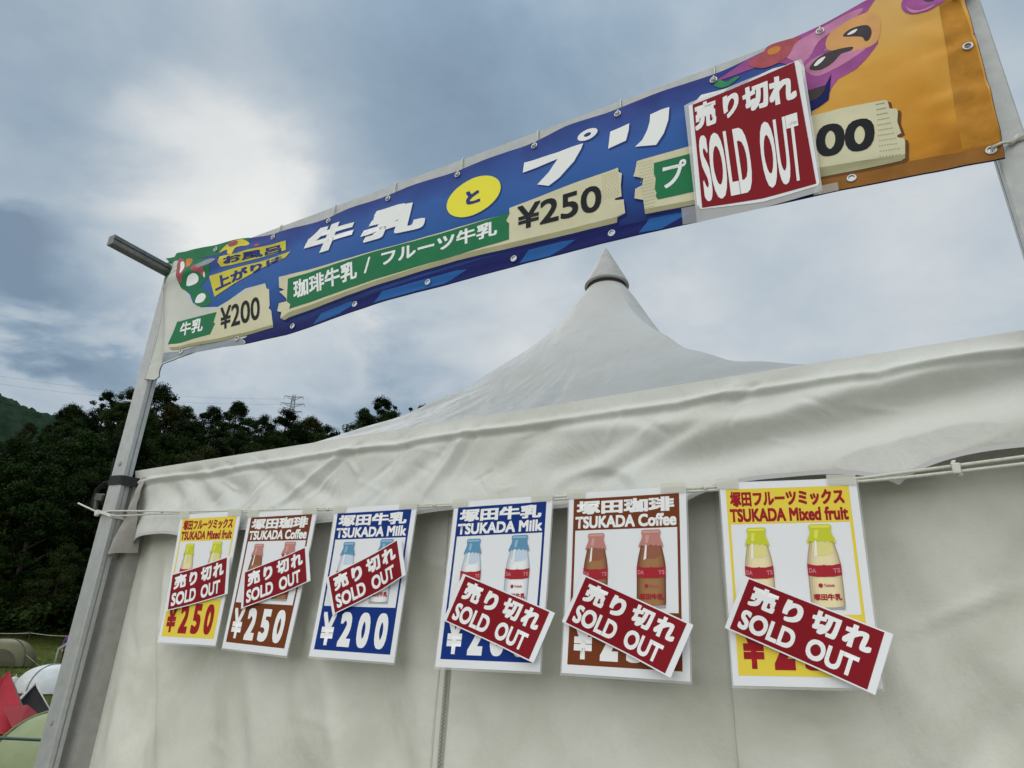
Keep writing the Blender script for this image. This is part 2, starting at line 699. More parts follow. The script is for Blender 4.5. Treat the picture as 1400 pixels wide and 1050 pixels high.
#           from        to        width  height (towards the wall +)
CREASES = [(-0.42, 1.975, 0.36, 2.095, 0.034, 0.034), (-0.40, 2.035, 0.36, 2.155, 0.026, -0.018), (-0.12, 1.93, 0.36, 2.01, 0.045, -0.024),
           (-0.66, 1.97, -0.40, 2.09, 0.022, -0.012), (-0.60, 1.96, -0.34, 2.07, 0.016, 0.010), (-0.30, 2.12, -0.24, 2.165, 0.012, -0.010), (-0.27, 2.11, -0.20, 2.15, 0.010, 0.010),
           (-0.9, 2.0, -0.72, 2.12, 0.03, 0.012), (-1.25, 1.98, -1.05, 2.1, 0.025, 0.010), (-2.0, 1.98, -2.2, 2.14, 0.035, 0.020), (-1.62, 1.98, -1.85, 2.14, 0.035, 0.020),
           (-1.40, 2.16, -1.72, 1.98, 0.012, -0.010), (-1.36, 2.16, -1.60, 2.0, 0.012, 0.008), (-0.98, 2.15, -1.12, 1.96, 0.012, -0.010),
           (-0.95, 2.15, -1.05, 2.0, 0.012, 0.008), (-2.1, 2.14, -1.86, 2.02, 0.03, 0.014), (-2.35, 2.13, -2.2, 2.03, 0.03, 0.014),
           (-1.75, 2.12, -1.45, 1.98, 0.025, 0.012), (-0.75, 2.0, -0.45, 2.05, 0.03, 0.012), (-0.70, 2.10, -0.2, 2.07, 0.02, -0.007)]


WALL_FOLDS = [(-2.36, 1.86, -2.16, 0.75, 0.05, 0.022), (-2.25, 1.70, -2.0, 0.9, 0.045, -0.018), (-2.05, 1.60, -1.75, 0.8, 0.06, 0.020),
              (-1.75, 1.5, -1.55, 0.9, 0.05, -0.016), (-1.20, 1.9, -1.30, 0.9, 0.05, 0.018), (-1.0, 1.55, -0.80, 0.8, 0.07, 0.016),
              (-0.55, 1.55, -0.68, 0.9, 0.07, -0.015), (-0.02, 1.75, 0.22, 1.25, 0.06, 0.018), (0.0, 1.62, 0.20, 1.70, 0.012, -0.008),
              (0.10, 1.45, 0.30, 1.9, 0.05, 0.014), (-0.05, 1.30, 0.20, 1.52, 0.03, 0.010), (-1.45, 1.9, -1.60, 1.2, 0.05, -0.014)]
_rc = random.Random(31)
for _ in range(70):
    _x, _z, _L, _a = _rc.uniform(X0 + 0.05, X1), _rc.uniform(1.92, 2.14), _rc.uniform(0.05, 0.20), R(_rc.choice((35, 40, 50, 60, 20, 140, 155)) + _rc.uniform(-12, 12))
    CREASES.append((_x, _z, _x + _L * math.cos(_a), _z + _L * math.sin(_a), _rc.uniform(0.006, 0.012), _rc.choice((-1, 1)) * _rc.uniform(0.0015, 0.0042)))
for _ in range(46):
    _x, _z, _L, _a = _rc.uniform(-2.4, X1), _rc.uniform(0.9, 1.85), _rc.uniform(0.06, 0.24), R(_rc.choice((25, 60, 80, 110, 125, 165)) + _rc.uniform(-12, 12))
    WALL_FOLDS.append((_x, _z, _x + _L * math.cos(_a), _z + _L * math.sin(_a), _rc.uniform(0.010, 0.018), _rc.choice((-1, 1)) * _rc.uniform(0.002, 0.005)))


def valance_front(u, v):
    x = X0 + (X1 - X0) * u
    zb = val_bottom(x)
    z = EAVE + (zb - EAVE) * v
    y = -0.012 + folds(x, z) * sstep(0, 0.22, v) * (1 - 0.35 * v)
    y += -0.010 * math.exp(-((v - 0.17) / 0.030) ** 2) * (1 + 0.6 * nz(x * 4, 3.0)) + 0.004 * math.exp(-((v - 0.23) / 0.03) ** 2)
    y -= 0.012 * sstep(0.6, 1.0, v)
    y = max(min(y, 0.030), -0.050 + 0.014 * sstep(0.45, 0.7, v))
    e = sstep(0.22, 0.0, u * (X1 - X0))            # the corner is drawn back
    y += 0.055 * e * e * v
    return tl((x + 0.010 * v * e, y, z))


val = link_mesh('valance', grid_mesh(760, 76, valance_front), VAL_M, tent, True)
bm = bmesh.new()
edge = [Vector(valance_front(i / 560, 1.0)) for i in range(561)]
for a, b in zip(edge, edge[1:]):
    for sgn, mi in ((-0.0035, 0), (0.003, 0)):
        o = Vector((0, sgn, 0))
        up = Vector((0, 0, 0.0075))
        dn = Vector((0, 0, -0.002))
        f = bm.faces.new([bm.verts.new(p) for p in (a + o + dn, b + o + dn, b + o + up, a + o + up)])
bmesh.ops.remove_doubles(bm, verts=bm.verts[:], dist=0.0002)
obj('edge_binding', bm, TRIM_M, val, True)


def side_valance(fn_xy):
    def f(u, v):
        k = (u * NSC) % 1.0
        zb = 1.88 + 0.055 * max(0, 1 - abs(2 * k - 1) ** 2.4) ** 0.75
        x, y, nx, ny = fn_xy(u)
        d = (0.014 * nz(x * 3 + y * 3, v * 2) + 0.012 * v) * sstep(0, 0.2, v)
        return tl((x + nx * d, y + ny * d, EAVE + (zb - EAVE) * v))
    return f


for fn in (lambda u: (X0, TY * u, -1, 0), lambda u: (X1, TY * u, 1, 0), lambda u: (X0 + (X1 - X0) * u, TY, 0, 1)):
    link_mesh('valance', grid_mesh(140, 12, side_valance(fn)), VAL_M, tent, True)

# crumpled corner flap hanging between the post and the front valance
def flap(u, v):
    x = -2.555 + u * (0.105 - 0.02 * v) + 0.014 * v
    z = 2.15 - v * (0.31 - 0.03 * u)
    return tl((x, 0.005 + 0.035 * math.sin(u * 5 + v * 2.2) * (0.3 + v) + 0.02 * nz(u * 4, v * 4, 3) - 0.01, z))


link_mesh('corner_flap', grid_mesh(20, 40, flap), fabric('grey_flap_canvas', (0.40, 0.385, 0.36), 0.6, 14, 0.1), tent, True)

# walls
ZIPX = -1.048


def wall_d(x, z):
    q = x + 0.38 * z
    lower = sstep(1.95, 1.5, z)
    left = sstep(-0.7, -1.3, x)
    d = 0.018 * nz(x * 1.6 + z * 0.35, z * 0.7, 2.0) * (0.4 + 0.6 * lower)
    d += (0.042 * left + 0.016) * nz(q * 5.2, z * 0.9, 4.0) * lower
    d += (0.014 * left + 0.007) * nz(q * 11, z * 1.8, 7.0) * lower
    d += 0.006 * nz(x * 6 - z * 3, z * 6, 6.0) + 0.0025 * nz(x * 19, z * 15, 6.5)
    # puckers along the zip's stitching
    d *= 1 - 0.85 * math.exp(-((x - ZIPX) / 0.05) ** 2)
    d += 0.0035 * nz(z * 55, x * 14, 2.2) * math.exp(-((abs(x - ZIPX) - 0.035) / 0.028) ** 2)
    for (xa, za, xb, zb, w, h) in WALL_FOLDS:
        ex, ez = xb - xa, zb - za
        L = math.hypot(ex, ez)
        t = ((x - xa) * ex + (z - za) * ez) / (L * L)
        dist = ((x - xa) * ez - (z - za) * ex) / L
        if -0.2 < t < 1.2:
            d += h * math.exp(-(dist / w) ** 2) * sstep(-0.2, 0.25, t) * sstep(1.2, 0.7, t)
    return d


def front_wall(xa, xb):
    def f(u, v):
        x = xa + (xb - xa) * u
        z = 2.12 * (1 - v) + 0.01 * v
        e = sstep(-2.40, -2.47, x)
        return tl((x, 0.045 + wall_d(x, z) * (1 - e) + 0.02 * e, z))
    return f


link_mesh('wall', grid_mesh(190, 190, front_wall(-2.505, ZIPX - 0.004)), WALL_M, tent, True)
link_mesh('wall', grid_mesh(190, 190, front_wall(ZIPX + 0.004, 0.27)), WALL_M, tent, True)


def strip(name, pts, w, m, lift, z0=0.02, teeth=0):
    """A vertical strip following the front wall."""
    bm = bmesh.new()
    n = 150
    for k in range(n):
        za, zb = z0 + (2.1 - z0) * k / n, z0 + (2.1 - z0) * (k + 1) / n
        xa, xb = interp(pts, za), interp(pts, zb)
        q = [(xa - w, za), (xa + w, za), (xb + w, zb), (xb - w, zb)]
        bm.faces.new([bm.verts.new(tl((x, 0.045 + wall_d(x, z) - lift, z))) for x, z in q])
    if teeth:
        z = 0.6
        while z < 2.0:
            x = interp(pts, z)
            for s in (-1, 1):
                add_box(bm, tl((x + s * 0.0022, 0.045 + wall_d(x, z) - lift - 0.001, z + s * 0.002)), (0.0036, 0.002, 0.0022))
            z += 0.008
    bmesh.ops.remove_doubles(bm, verts=bm.verts[:], dist=1e-5)
    return obj(name, bm, m, tent)


zp = strip('zip', [(0, ZIPX), (3, ZIPX)], 0.008, mat('grey_zip_tape', (0.40, 0.39, 0.33), 0.7), 0.003)
bm = bmesh.new()
z = 0.5
while z < 1.95:
    for s in (-1, 1):
        add_box(bm, tl((ZIPX + s * 0.0020, 0.045 + wall_d(ZIPX, z) - 0.0045, z + s * 0.0022)), (0.0036, 0.002, 0.0024))
    z += 0.0088
obj('zip_teeth', bm, mat('grey_zip_teeth', (0.22, 0.215, 0.19), 0.5), zp)
SEAM_M = mat('seam_cloth', (0.60, 0.60, 0.545), 0.8)
strip('seam', [(0, -0.333), (3, -0.333)], 0.0022, SEAM_M, 0.0022)
strip('seam', [(0, ZIPX - 0.026), (3, ZIPX - 0.026)], 0.0018, SEAM_M, 0.0022)


def plain_wall(fn):
    def f(u, v):
        x, y, nx, ny = fn(u)
        d = 0.02 * nz(x * 2 + y * 2, v * 3)
        return tl((x + nx * d, y + ny * d, 2.12 * (1 - v) + 0.01))
    return f


for fn in (lambda u: (X0 + 0.075, 0.09 + (TY - 0.17) * u, 1, 0), lambda u: (X1 - 0.075, 0.09 + (TY - 0.17) * u, 1, 0), lambda u: (X0 + 0.1 + (TY - 0.2) * u, TY - 0.06, 0, 1)):
    link_mesh('wall', grid_mesh(50, 40, plain_wall(fn)), WALL_M, tent, True)
for lx, ly in ((-2.542, 0.045), (0.300, 0.095), (-2.542, TY - 0.03), (0.305, TY - 0.03)):
    bm = bmesh.new()
    add_box(bm, tl((lx, ly, 1.06)), (0.098, 0.07, 2.12))
    add_box(bm, tl((lx, ly, 0.006)), (0.2, 0.2, 0.012))
    obj('leg', bm, LEGM, tent)

# ------------------------------------------------------------------ the gate that carries the banner
frame = empty('gate', (CX, -0.04, 0))
tag(frame, 'aluminium gate frame of two posts and a crossbar holding up the banner', 'frame')


def fl(p):
    return (p[0] - CX, p[1] + 0.04, p[2])


def profile_bar(bm, a, b, wx, wy, ux, uy, groove=0.006):
    """Extruded box section with a groove in the two faces across ux."""
    a, b, ux, uy = Vector(a), Vector(b), Vector(ux), Vector(uy)
    hx, hy, g, bv = wx / 2, wy / 2, groove, 0.003
    sec = [(-hx + bv, -hy), (hx - bv, -hy), (hx, -hy + bv), (hx, -g / 2), (hx - 0.005, -g / 2), (hx - 0.005, g / 2), (hx, g / 2), (hx, hy - bv),
           (hx - bv, hy), (-hx + bv, hy), (-hx, hy - bv), (-hx, g / 2), (-hx + 0.005, g / 2), (-hx + 0.005, -g / 2), (-hx, -g / 2), (-hx, -hy + bv)]
    ra = [bm.verts.new(a + ux * p + uy * q) for p, q in sec]
    rb = [bm.verts.new(b + ux * p + uy * q) for p, q in sec]
    n = len(sec)
    for k in range(n):
        bm.faces.new((ra[k], ra[(k + 1) % n], rb[(k + 1) % n], rb[k]))
    bm.faces.new(ra[::-1])
    bm.faces.new(rb)
    bmesh.ops.recalc_face_normals(bm, faces=bm.faces[:])


EX, EY, EZ = (1, 0, 0), (0, 1, 0), (0, 0, 1)
for px, w in ((-2.561, 0.078), (0.3635, 0.057)):
    bm = bmesh.new()
    profile_bar(bm, fl((px, -0.040, 0.0)), fl((px, -0.040, 3.098)), w, 0.040, EX, EY)
    obj('post', bm, ALU, frame)
    for bz in (3.03, 2.20, 1.30):
        bm = bmesh.new()
        add_tube(bm, [fl((px, -0.0601, bz)), fl((px, -0.0645, bz))], 0.0075, 6)
        add_tube(bm, [fl((px, -0.0601, bz)), fl((px, -0.0615, bz))], 0.011, 16)
        obj('bolt', bm, LEGM, frame)
bm = bmesh.new()
profile_bar(bm, fl((-2.521, -0.040, 3.068)), fl((0.334, -0.040, 3.068)), 0.056, 0.040, EZ, EY)
obj('crossbar', bm, ALU, frame)
ARMM = mat('weathered_steel_arm', (0.17, 0.17, 0.165), 0.5, 0.5, var=0.25, var_scale=30, metallic=0.5)
for ax in (-2.574, 0.368):
    bm = bmesh.new()
    profile_bar(bm, fl((ax, -0.325 if ax < 0 else -0.12, 3.074)), fl((ax, -0.0615, 3.074)), 0.043, 0.043, EX, EZ)
    obj('arm', bm, ARMM, frame)

# strap tying the left post to the tent's leg
st = empty('tie_strap', (-2.56, 0, 2.13))
tag(st, 'black webbing strap with a dangling buckle around the left post and tent leg', 'strap')


def sl(p):
    return (p[0] + 2.56, p[1], p[2] - 2.13)


def ribbon(bm, pts, w, th, up=(0, 0, 1)):
    up = Vector(up)
    pts = [Vector(p) for p in pts]
    rows = []
    for i, p in enumerate(pts):
        t = (pts[min(i + 1, len(pts) - 1)] - pts[max(i - 1, 0)]).normalized()
        n = t.cross(up).normalized()
        u2 = n.cross(t).normalized()
        rows.append([bm.verts.new(p + u2 * a + n * b) for a, b in ((-w / 2, -th / 2), (w / 2, -th / 2), (w / 2, th / 2), (-w / 2, th / 2))])
    for a, b in zip(rows, rows[1:]):
        for k in range(4):
            bm.faces.new((a[k], a[(k + 1) % 4], b[(k + 1) % 4], b[k]))
    bm.faces.new(rows[0][::-1])
    bm.faces.new(rows[-1])


bm = bmesh.new()
loop = [(-2.604, -0.055), (-2.600, -0.0635), (-2.525, -0.0635), (-2.517, -0.058), (-2.487, 0.02), (-2.487, 0.075), (-2.495, 0.084), (-2.59, 0.084), (-2.598, 0.075), (-2.604, -0.03), (-2.6042, -0.056)]
ribbon(bm, [sl((x, y, 2.137 - 0.12 * (x + 2.604) * 0.5)) for x, y in loop], 0.036, 0.0025)
obj('webbing', bm, BLACK, st)
bm = bmesh.new()
ribbon(bm, [sl(p) for p in ((-2.606, -0.05, 2.140), (-2.640, -0.055, 2.132), (-2.668, -0.06, 2.105), (-2.672, -0.06, 2.075), (-2.668, -0.06, 2.04))], 0.016, 0.003, (0.3, 1, 0.2))
ribbon(bm, [sl(p) for p in ((-2.610, -0.05, 2.142), (-2.630, -0.045, 2.20), (-2.634, -0.045, 2.235))], 0.010, 0.003, (0.3, 1, 0.2))
obj('loose_end', bm, BLACK, st)
bm = bmesh.new()
add_box(bm, sl((-2.645, -0.058, 2.075)), (0.055, 0.012, 0.028), Matrix.Rotation(R(8), 3, 'Y'), 0.003)
add_box(bm, sl((-2.655, -0.058, 2.045)), (0.020, 0.010, 0.045), Matrix.Rotation(R(-14), 3, 'Y'), 0.003)
obj('buckle', bm, mat('dark_buckle', (0.05, 0.045, 0.04), 0.35, 0.5), st)
# strap end on top of the right post
st2 = empty('tie_strap', (0.36, -0.08, 2.98))
tag(st2, 'short black strap end sticking out at the top of the right post', 'strap')
bm = bmesh.new()
ribbon(bm, [(-0.022, -0.02, 0.015), (-0.005, 0.0, 0.030), (0.03, 0.0, 0.052), (0.05, 0.005, 0.075)], 0.012, 0.004, (0, 1, 0.2))
obj('webbing', bm, BLACK, st2)
# ------------------------------------------------------------------ the banner
YB = -0.085
INK_L = 0.0004
XC, ZC = -1.1, 2.8


def banner_d(x, z):
    d = 0.0040 * math.sin(7 * x + 1.3) + 0.005 * nz(x * 2.1, z * 1.6, 1.0) + 0.0028 * nz(x * 7, z * 4, 2.0)
    # fine creases running up from the hem to the eyelets
    d += 0.0014 * nz(x * 14 + z * 6, z * 5, 8.0)
    # tension folds below the upper eyelets
    t = max(0.0, top_z(x) - z)
    d += 0.0042 * math.cos(2 * math.pi * (x + 2.233) / 0.289) * math.exp(-t / 0.09)
    # the left end is drawn back round the post
    xf = -2.375 - 0.13 * sstep(2.55, 3.0, z)
    if x < xf:
        d += min(0.34 * (xf - x), 0.016)
    d -= 0.022 * math.exp(-((x - xf) / 0.045) ** 2) * (1 - 0.7 * sstep(2.6, 3.0, z))
    # puckered hem at the right end, gathered along the stitching
    e = sstep(0.20, 0.27, x)
    d += e * (0.0028 * math.sin(z * 62 + 5 * nz(x * 9, z * 9)) + 0.0035 * nz(x * 5, z * 22, 4.0))
    # roll along the upper edge on the left
    d -= 0.010 * math.exp(-((z - 3.0) / 0.03) ** 2) * (1 - sstep(-2.1, -1.6, x))
    d += 0.006 * math.exp(-((z - 2.615) / 0.008) ** 2) * 0.35
    return min(d, 0.019)


def banner_map(x, z, lift):
    return (x - XC, banner_d(x, z) - lift, z - ZC)


TOP = [(-2.600, 3.118), (-2.45, 3.108), (-2.25, 3.090), (-2.028, 3.062), (-1.85, 3.042), (-1.70, 3.034), (-1.32, 3.027), (-0.96, 3.031), (-0.508, 3.042),
       (-0.25, 3.040), (-0.061, 3.053), (0.06, 3.078), (0.162, 3.098), (0.26, 3.107), (0.345, 3.112)]
BOT = [(-2.53, 2.548), (-2.463, 2.533), (-2.400, 2.541), (-2.367, 2.569), (-2.306, 2.592), (-2.20, 2.597), (-2.063, 2.590), (-1.922, 2.579), (-1.732, 2.573),
       (-1.50, 2.585), (-1.273, 2.596), (-1.0, 2.600), (-0.772, 2.599), (-0.501, 2.590), (-0.314, 2.582), (-0.136, 2.575), (0.039, 2.565), (0.15, 2.554),
       (0.247, 2.543), (0.34, 2.535)]
RIGHT = [(0.345, 2.60), (0.351, 2.72), (0.354, 2.847), (0.357, 2.984)]
LEFT = [(-2.585, 3.06), (-2.555, 2.96), (-2.530, 2.87), (-2.522, 2.74), (-2.521, 2.617)]


def top_z(x):
    return interp(TOP, x)


def bot_z(x):
    return interp(BOT, x)


# eyelets, along the lower edge, the upper edge and the right end
EYE = [(x, bot_z(x) + 0.024) for x in (-2.298, -1.981, -1.700, -1.413, -1.122, -0.818, -0.515, 0.063, 0.322)]
EYE += [(x, top_z(x) - d) for x, d in ((-2.560, 0.022), (-2.233, 0.020), (-1.894, 0.020), (-1.610, 0.018), (-1.325, 0.018), (-1.043, 0.018),
                                       (-0.760, 0.018), (-0.486, 0.022), (-0.212, 0.022), (0.059, 0.020), (0.325, 0.022))]
EYE += [(0.336, 2.846)]
HOLES = [ellipse(e, (0.0066, 0), (0, 0.0066), 14) for e in EYE]


def clip_holes(pts):
    """Eyelet holes that lie inside the polygon."""
    out = []
    for e, h in zip(EYE, HOLES):
        inside = False
        for (x1, y1), (x2, y2) in zip(pts, pts[1:] + pts[:1]):
            if (y1 > e[1]) != (y2 > e[1]) and e[0] < (x2 - x1) * (e[1] - y1) / (y2 - y1) + x1:
                inside = not inside
        if inside:
            out.append(h)
    return out


def band(x0, x1, inset=0.0, n=60):
    """Piece of the cloth between two x, following its upper and lower edges."""
    xs = [x0 + (x1 - x0) * i / n for i in range(n + 1)]
    return [(x, bot_z(x) + inset) for x in xs] + [(x, top_z(x) - inset) for x in reversed(xs)]


bn = Print(banner_map, (0.012, 0.012), INK_L)


def bp(pts, m, layer, sm=0):
    if sm:
        pts = smooth_loop(pts, sm)
    bn.poly(pts, m, layer, clip_holes(pts))


def grad_ink(name, stops, z0, z1, var=0.12):
    """Printed ink that runs from one colour to another down the design."""
    m = mat(name, (0.1, 0.1, 0.1), 0.5, 0.14)
    T = NT(m.node_tree)
    o = T.n('ShaderNodeTexCoord').outputs['Object']
    sep = T.n('ShaderNodeSeparateXYZ')
    T.link(o, sep.inputs[0])
    f = T.math('ADD', T.math('DIVIDE', T.math('SUBTRACT', sep.outputs[2], z0 - ZC), z1 - z0),
               T.math('MULTIPLY', T.math('SUBTRACT', T.noise(o, 5.0, 4, 0.55, 0.4), 0.5), var * 4))
    T.link(T.ramp(f, [(p, hexc(h, K)) for p, h in stops]), m.node_tree.nodes['Principled BSDF'].inputs['Base Color'])
    return m


CLOTH = mat('white_banner_vinyl', (0.62, 0.63, 0.58), 0.55, 0.2, var=0.06, var_scale=9, bump=0.15, bump_scale=30)
BLUE = grad_ink('blue_print', [(0.0, '#081046'), (0.28, '#173876'), (0.5, '#224f8c'), (0.75, '#2e5292'), (1.0, '#263372')], 2.58, 3.04)
NAVY = ink('navy_print', '#0a1250')
TEAL = ink('teal_blue_print', '#1a4f8a')
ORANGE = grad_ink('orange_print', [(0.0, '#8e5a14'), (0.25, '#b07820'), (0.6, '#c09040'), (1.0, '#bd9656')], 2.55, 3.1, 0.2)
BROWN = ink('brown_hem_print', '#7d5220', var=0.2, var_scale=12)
HEM = ink('dark_hem_print', '#a06e22', var=0.25, var_scale=18)  # darker stripe down the banner's right hem
GREEN = ink('green_print', '#1b6440', var=0.08, var_scale=8)
LEAF = ink('leaf_green_print', '#2f7a4c', var=0.15, var_scale=20)
CREAM = ink('cream_wood_print', '#b9b498', var=0.10, var_scale=6)
CREAM_D = ink('wood_edge_print', '#8d8a6c', var=0.12, var_scale=8)
WOOD_L = ink('wood_grain_print', '#a39c7c')
WHITE_I = ink('white_print', '#d2d6da')
YELLOW = ink('yellow_print', '#d9c93c')
YEL_D = ink('yellow_ticket_print', '#b9ae3a', var=0.10, var_scale=12)
INDIGO = ink('indigo_letter_print', '#25306c')
BLACKI = ink('black_print', '#15181c')
PURPLE = ink('purple_print', '#8a4580', var=0.28, var_scale=10)
LILAC = ink('lilac_print', '#ad7294', var=0.24, var_scale=12)
PEACH = ink('peach_print', '#bd8c58', var=0.14, var_scale=10)
CHAR = ink('charcoal_print', '#3a3436', var=0.2, var_scale=30)
REDP = ink('flower_red_print', '#9a4a52', var=0.2, var_scale=25)
ORFL = ink('flower_orange_print', '#b8763a', var=0.2, var_scale=25)
GREYP = ink('grey_edge_print', '#7e858c', var=0.15, var_scale=20)

outline = BOT + RIGHT + TOP[::-1] + LEFT
bp(outline, CLOTH, 0)
# colour fields
blue = [(-2.50, 3.020)] + [(x, top_z(x)) for x in (-2.30, -2.2, -2.1, -2.0, -1.85, -1.70, -1.5, -1.32, -1.1, -0.96, -0.7, -0.508, -0.3, -0.15, -0.02)] + \
       [(0.02, 3.02), (0.03, 2.9), (0.03, 2.8), (0.0, 2.7), (-0.005, 2.64)] + \
       [(x, bot_z(x)) for x in (-0.02, -0.136, -0.314, -0.501, -0.772, -1.0, -1.273, -1.5, -1.732, -1.85, -1.922)] + \
       [(-1.9559, 2.6037), (-1.9288, 2.5557)][:1] + [(-1.8071, 2.6266), (-1.8424, 2.7075), (-1.8814, 2.8011), (-1.8980, 2.8235), (-1.9949, 2.8258), (-2.0790, 2.7916), (-2.1347, 2.7773), (-2.2402, 2.8006), (-2.3025, 2.8366), (-2.3374, 2.8841), (-2.3988, 2.9294), (-2.4435, 2.9816), (-2.4518, 3.0457)]
bp(blue, BLUE, 1)
xs = [-1.935 + i * 0.035 for i in range(55)]
bp([(x, bot_z(x)) for x in xs] + [(x, bot_z(x) + 0.046 + 0.010 * math.sin(x * 5)) for x in reversed(xs)], NAVY, 2)
for a, b in ((-1.60, -1.40), (-1.33, -0.98), (-0.80, -0.62), (-0.44, -0.30)):
    bp([(a, bot_z(a) + 0.004), (b - 0.08, bot_z(b) + 0.004), (b, bot_z(b) + 0.033), (b - 0.04, bot_z(b) + 0.040), (a + 0.03, bot_z(a) + 0.040)], TEAL, 3)
bp([(-2.3729, 2.5721), (-2.3834, 2.6195), (-2.1725, 2.6242), (-1.9567, 2.6064), (-1.9340, 2.5753), (-2.0671, 2.5879), (-2.3124, 2.5993)], GREYP, 1)
# left picture: leaves, a green head with white eyes, flowers
bp([(-2.6115, 3.1461), (-2.2152, 3.0930), (-2.0282, 3.0645), (-2.0277, 3.0396), (-2.1545, 3.0576), (-2.1983, 3.0352), (-2.3764, 3.0639), (-2.5641, 3.1067)], GREEN, 2)
bp([(-2.5948, 3.1121), (-2.5579, 3.1092), (-2.5137, 3.0523), (-2.5072, 3.0140), (-2.5330, 3.0001), (-2.5590, 3.0017)], LEAF, 2, 4)
bp([(-2.4769, 3.0789), (-2.4061, 3.0724), (-2.2749, 3.0350), (-2.2341, 2.9854), (-2.2384, 2.9371), (-2.2720, 2.9018), (-2.2142, 2.8580), (-2.1800, 2.8069), (-2.2273, 2.7994), (-2.2869, 2.8280), (-2.3410, 2.8949), (-2.4061, 2.9313), (-2.4474, 2.9928)], GREEN, 3, 4)
bp([(-2.4766, 3.0862), (-2.4438, 3.0832), (-2.4067, 3.0332), (-2.4101, 2.9829), (-2.4199, 2.9601), (-2.4513, 3.0041)], REDP, 4, 3)
bp([(-2.4566, 3.0679), (-2.4342, 3.0668), (-2.4167, 3.0308), (-2.4262, 3.0025)], WHITE_I, 5, 3)
bp([(-2.4212, 3.0767), (-2.3764, 3.0639), (-2.3808, 3.0363), (-2.4037, 3.0323)], ORFL, 4, 3)
bp([(-2.3704, 2.9321), (-2.3733, 2.9731), (-2.3363, 2.9813), (-2.3060, 2.9601), (-2.3069, 2.9305)], WHITE_I, 4, 4)
bp([(-2.2875, 2.8378), (-2.2795, 2.8648), (-2.2483, 2.8666), (-2.2230, 2.8459), (-2.2353, 2.8251), (-2.2672, 2.8261)], WHITE_I, 4, 4)
bp([(-2.3478, 3.0169), (-2.3242, 3.0256), (-2.2918, 3.0266), (-2.2467, 3.0270), (-2.2030, 3.0086), (-2.2374, 2.9963), (-2.2761, 2.9970), (-2.3161, 3.0000)], GREYP, 4, 3)
bp([(-2.3617, 3.0105), (-2.3441, 3.0260), (-2.3154, 2.9978), (-2.2761, 2.9970), (-2.2749, 2.9518), (-2.3030, 2.9793), (-2.3316, 2.9871)], REDP, 5, 3)
bp([(-2.2800, 2.9681), (-2.2648, 2.9689), (-2.2592, 2.9426), (-2.2693, 2.9503)], WHITE_I, 5, 2)
bp([(-2.1750, 3.0637), (-2.1403, 3.0735), (-2.1088, 3.0710), (-2.0646, 3.0656), (-2.0204, 3.0345), (-2.0300, 3.0255), (-2.0677, 3.0318), (-2.0977, 3.0308), (-2.1021, 3.0025), (-2.1370, 3.0175), (-2.1499, 3.0412), (-2.2008, 3.0440)], YEL_D, 4, 3)
bp([(-2.1524, 3.0721), (-2.0954, 3.0670), (-2.0904, 3.0485), (-2.1207, 3.0476), (-2.1410, 3.0536)], REDP, 5, 3)
bp([(-1.9866, 3.0175), (-1.9694, 3.0191), (-1.9575, 3.0039), (-1.9773, 3.0040)], REDP, 4, 3)
# yellow slogan flag in two rows
bp([(-2.1849, 2.9895), (-2.1797, 3.0149), (-2.0766, 2.9981), (-2.0175, 3.0004), (-1.8146, 2.9867), (-1.8087, 2.9456), (-1.9006, 2.9491), (-2.0285, 2.9523), (-2.1014, 2.9564), (-2.1650, 2.9643)], YEL_D, 4)
bp([(-2.2304, 2.9398), (-2.0601, 2.9371), (-1.9531, 2.9310), (-1.7805, 2.9309), (-1.8010, 2.9110), (-1.9223, 2.8990), (-2.0527, 2.8668), (-2.1658, 2.8288)], YEL_D, 5)
bn.text('お風呂', [(-2.1476, 2.9683), (-1.8330, 2.9463), (-1.8367, 2.9774), (-2.1531, 3.0003)], INDIGO, 6, 0.035)
bn.text('上がりは', [(-2.1668, 2.8527), (-1.8194, 2.9108), (-1.8258, 2.9293), (-2.2008, 2.9251)], INDIGO, 6, 0.045)


# wooden price boards
def board(pts, m_edge, dx=0.012, dz=-0.014, layer=5, line=True):
    bp([(x + dx * 0.6, z + dz) for x, z in pts], m_edge, layer)
    bp(pts, CREAM, layer + 1)


bp([(-2.3633, 2.6431), (-2.3625, 2.6892), (-2.3105, 2.7060), (-2.1588, 2.7369), (-2.0776, 2.7866), (-1.8899, 2.8223), (-1.8744, 2.7948), (-1.8594, 2.7874), (-1.8389, 2.7153), (-1.8413, 2.7029), (-1.8254, 2.6905), (-1.8021, 2.6280), (-1.9198, 2.6259), (-2.0793, 2.6296), (-2.2643, 2.6431)], CREAM, 5)
bp([(-2.3591, 2.6422), (-2.2643, 2.6431), (-2.0793, 2.6296), (-1.9198, 2.6259), (-1.8021, 2.6280), (-1.7994, 2.6165), (-1.9168, 2.6141), (-2.0752, 2.6156), (-2.2599, 2.6295), (-2.3488, 2.6310)], CREAM_D, 5)
bp([(-2.3717, 2.7647), (-2.1296, 2.7521), (-2.1359, 2.7089), (-2.1242, 2.7017), (-2.1398, 2.6584), (-2.3709, 2.6575)], GREEN, 7)
bn.text('牛乳', [(-2.3327, 2.6885), (-2.1908, 2.6829), (-2.2006, 2.7455), (-2.3442, 2.7528)], WHITE_I, 8, 0.025)
bn.text('¥200', [(-2.0843, 2.6625), (-1.8759, 2.6677), (-1.9046, 2.7738), (-2.1117, 2.7645)], BLACKI, 8, 0.014)

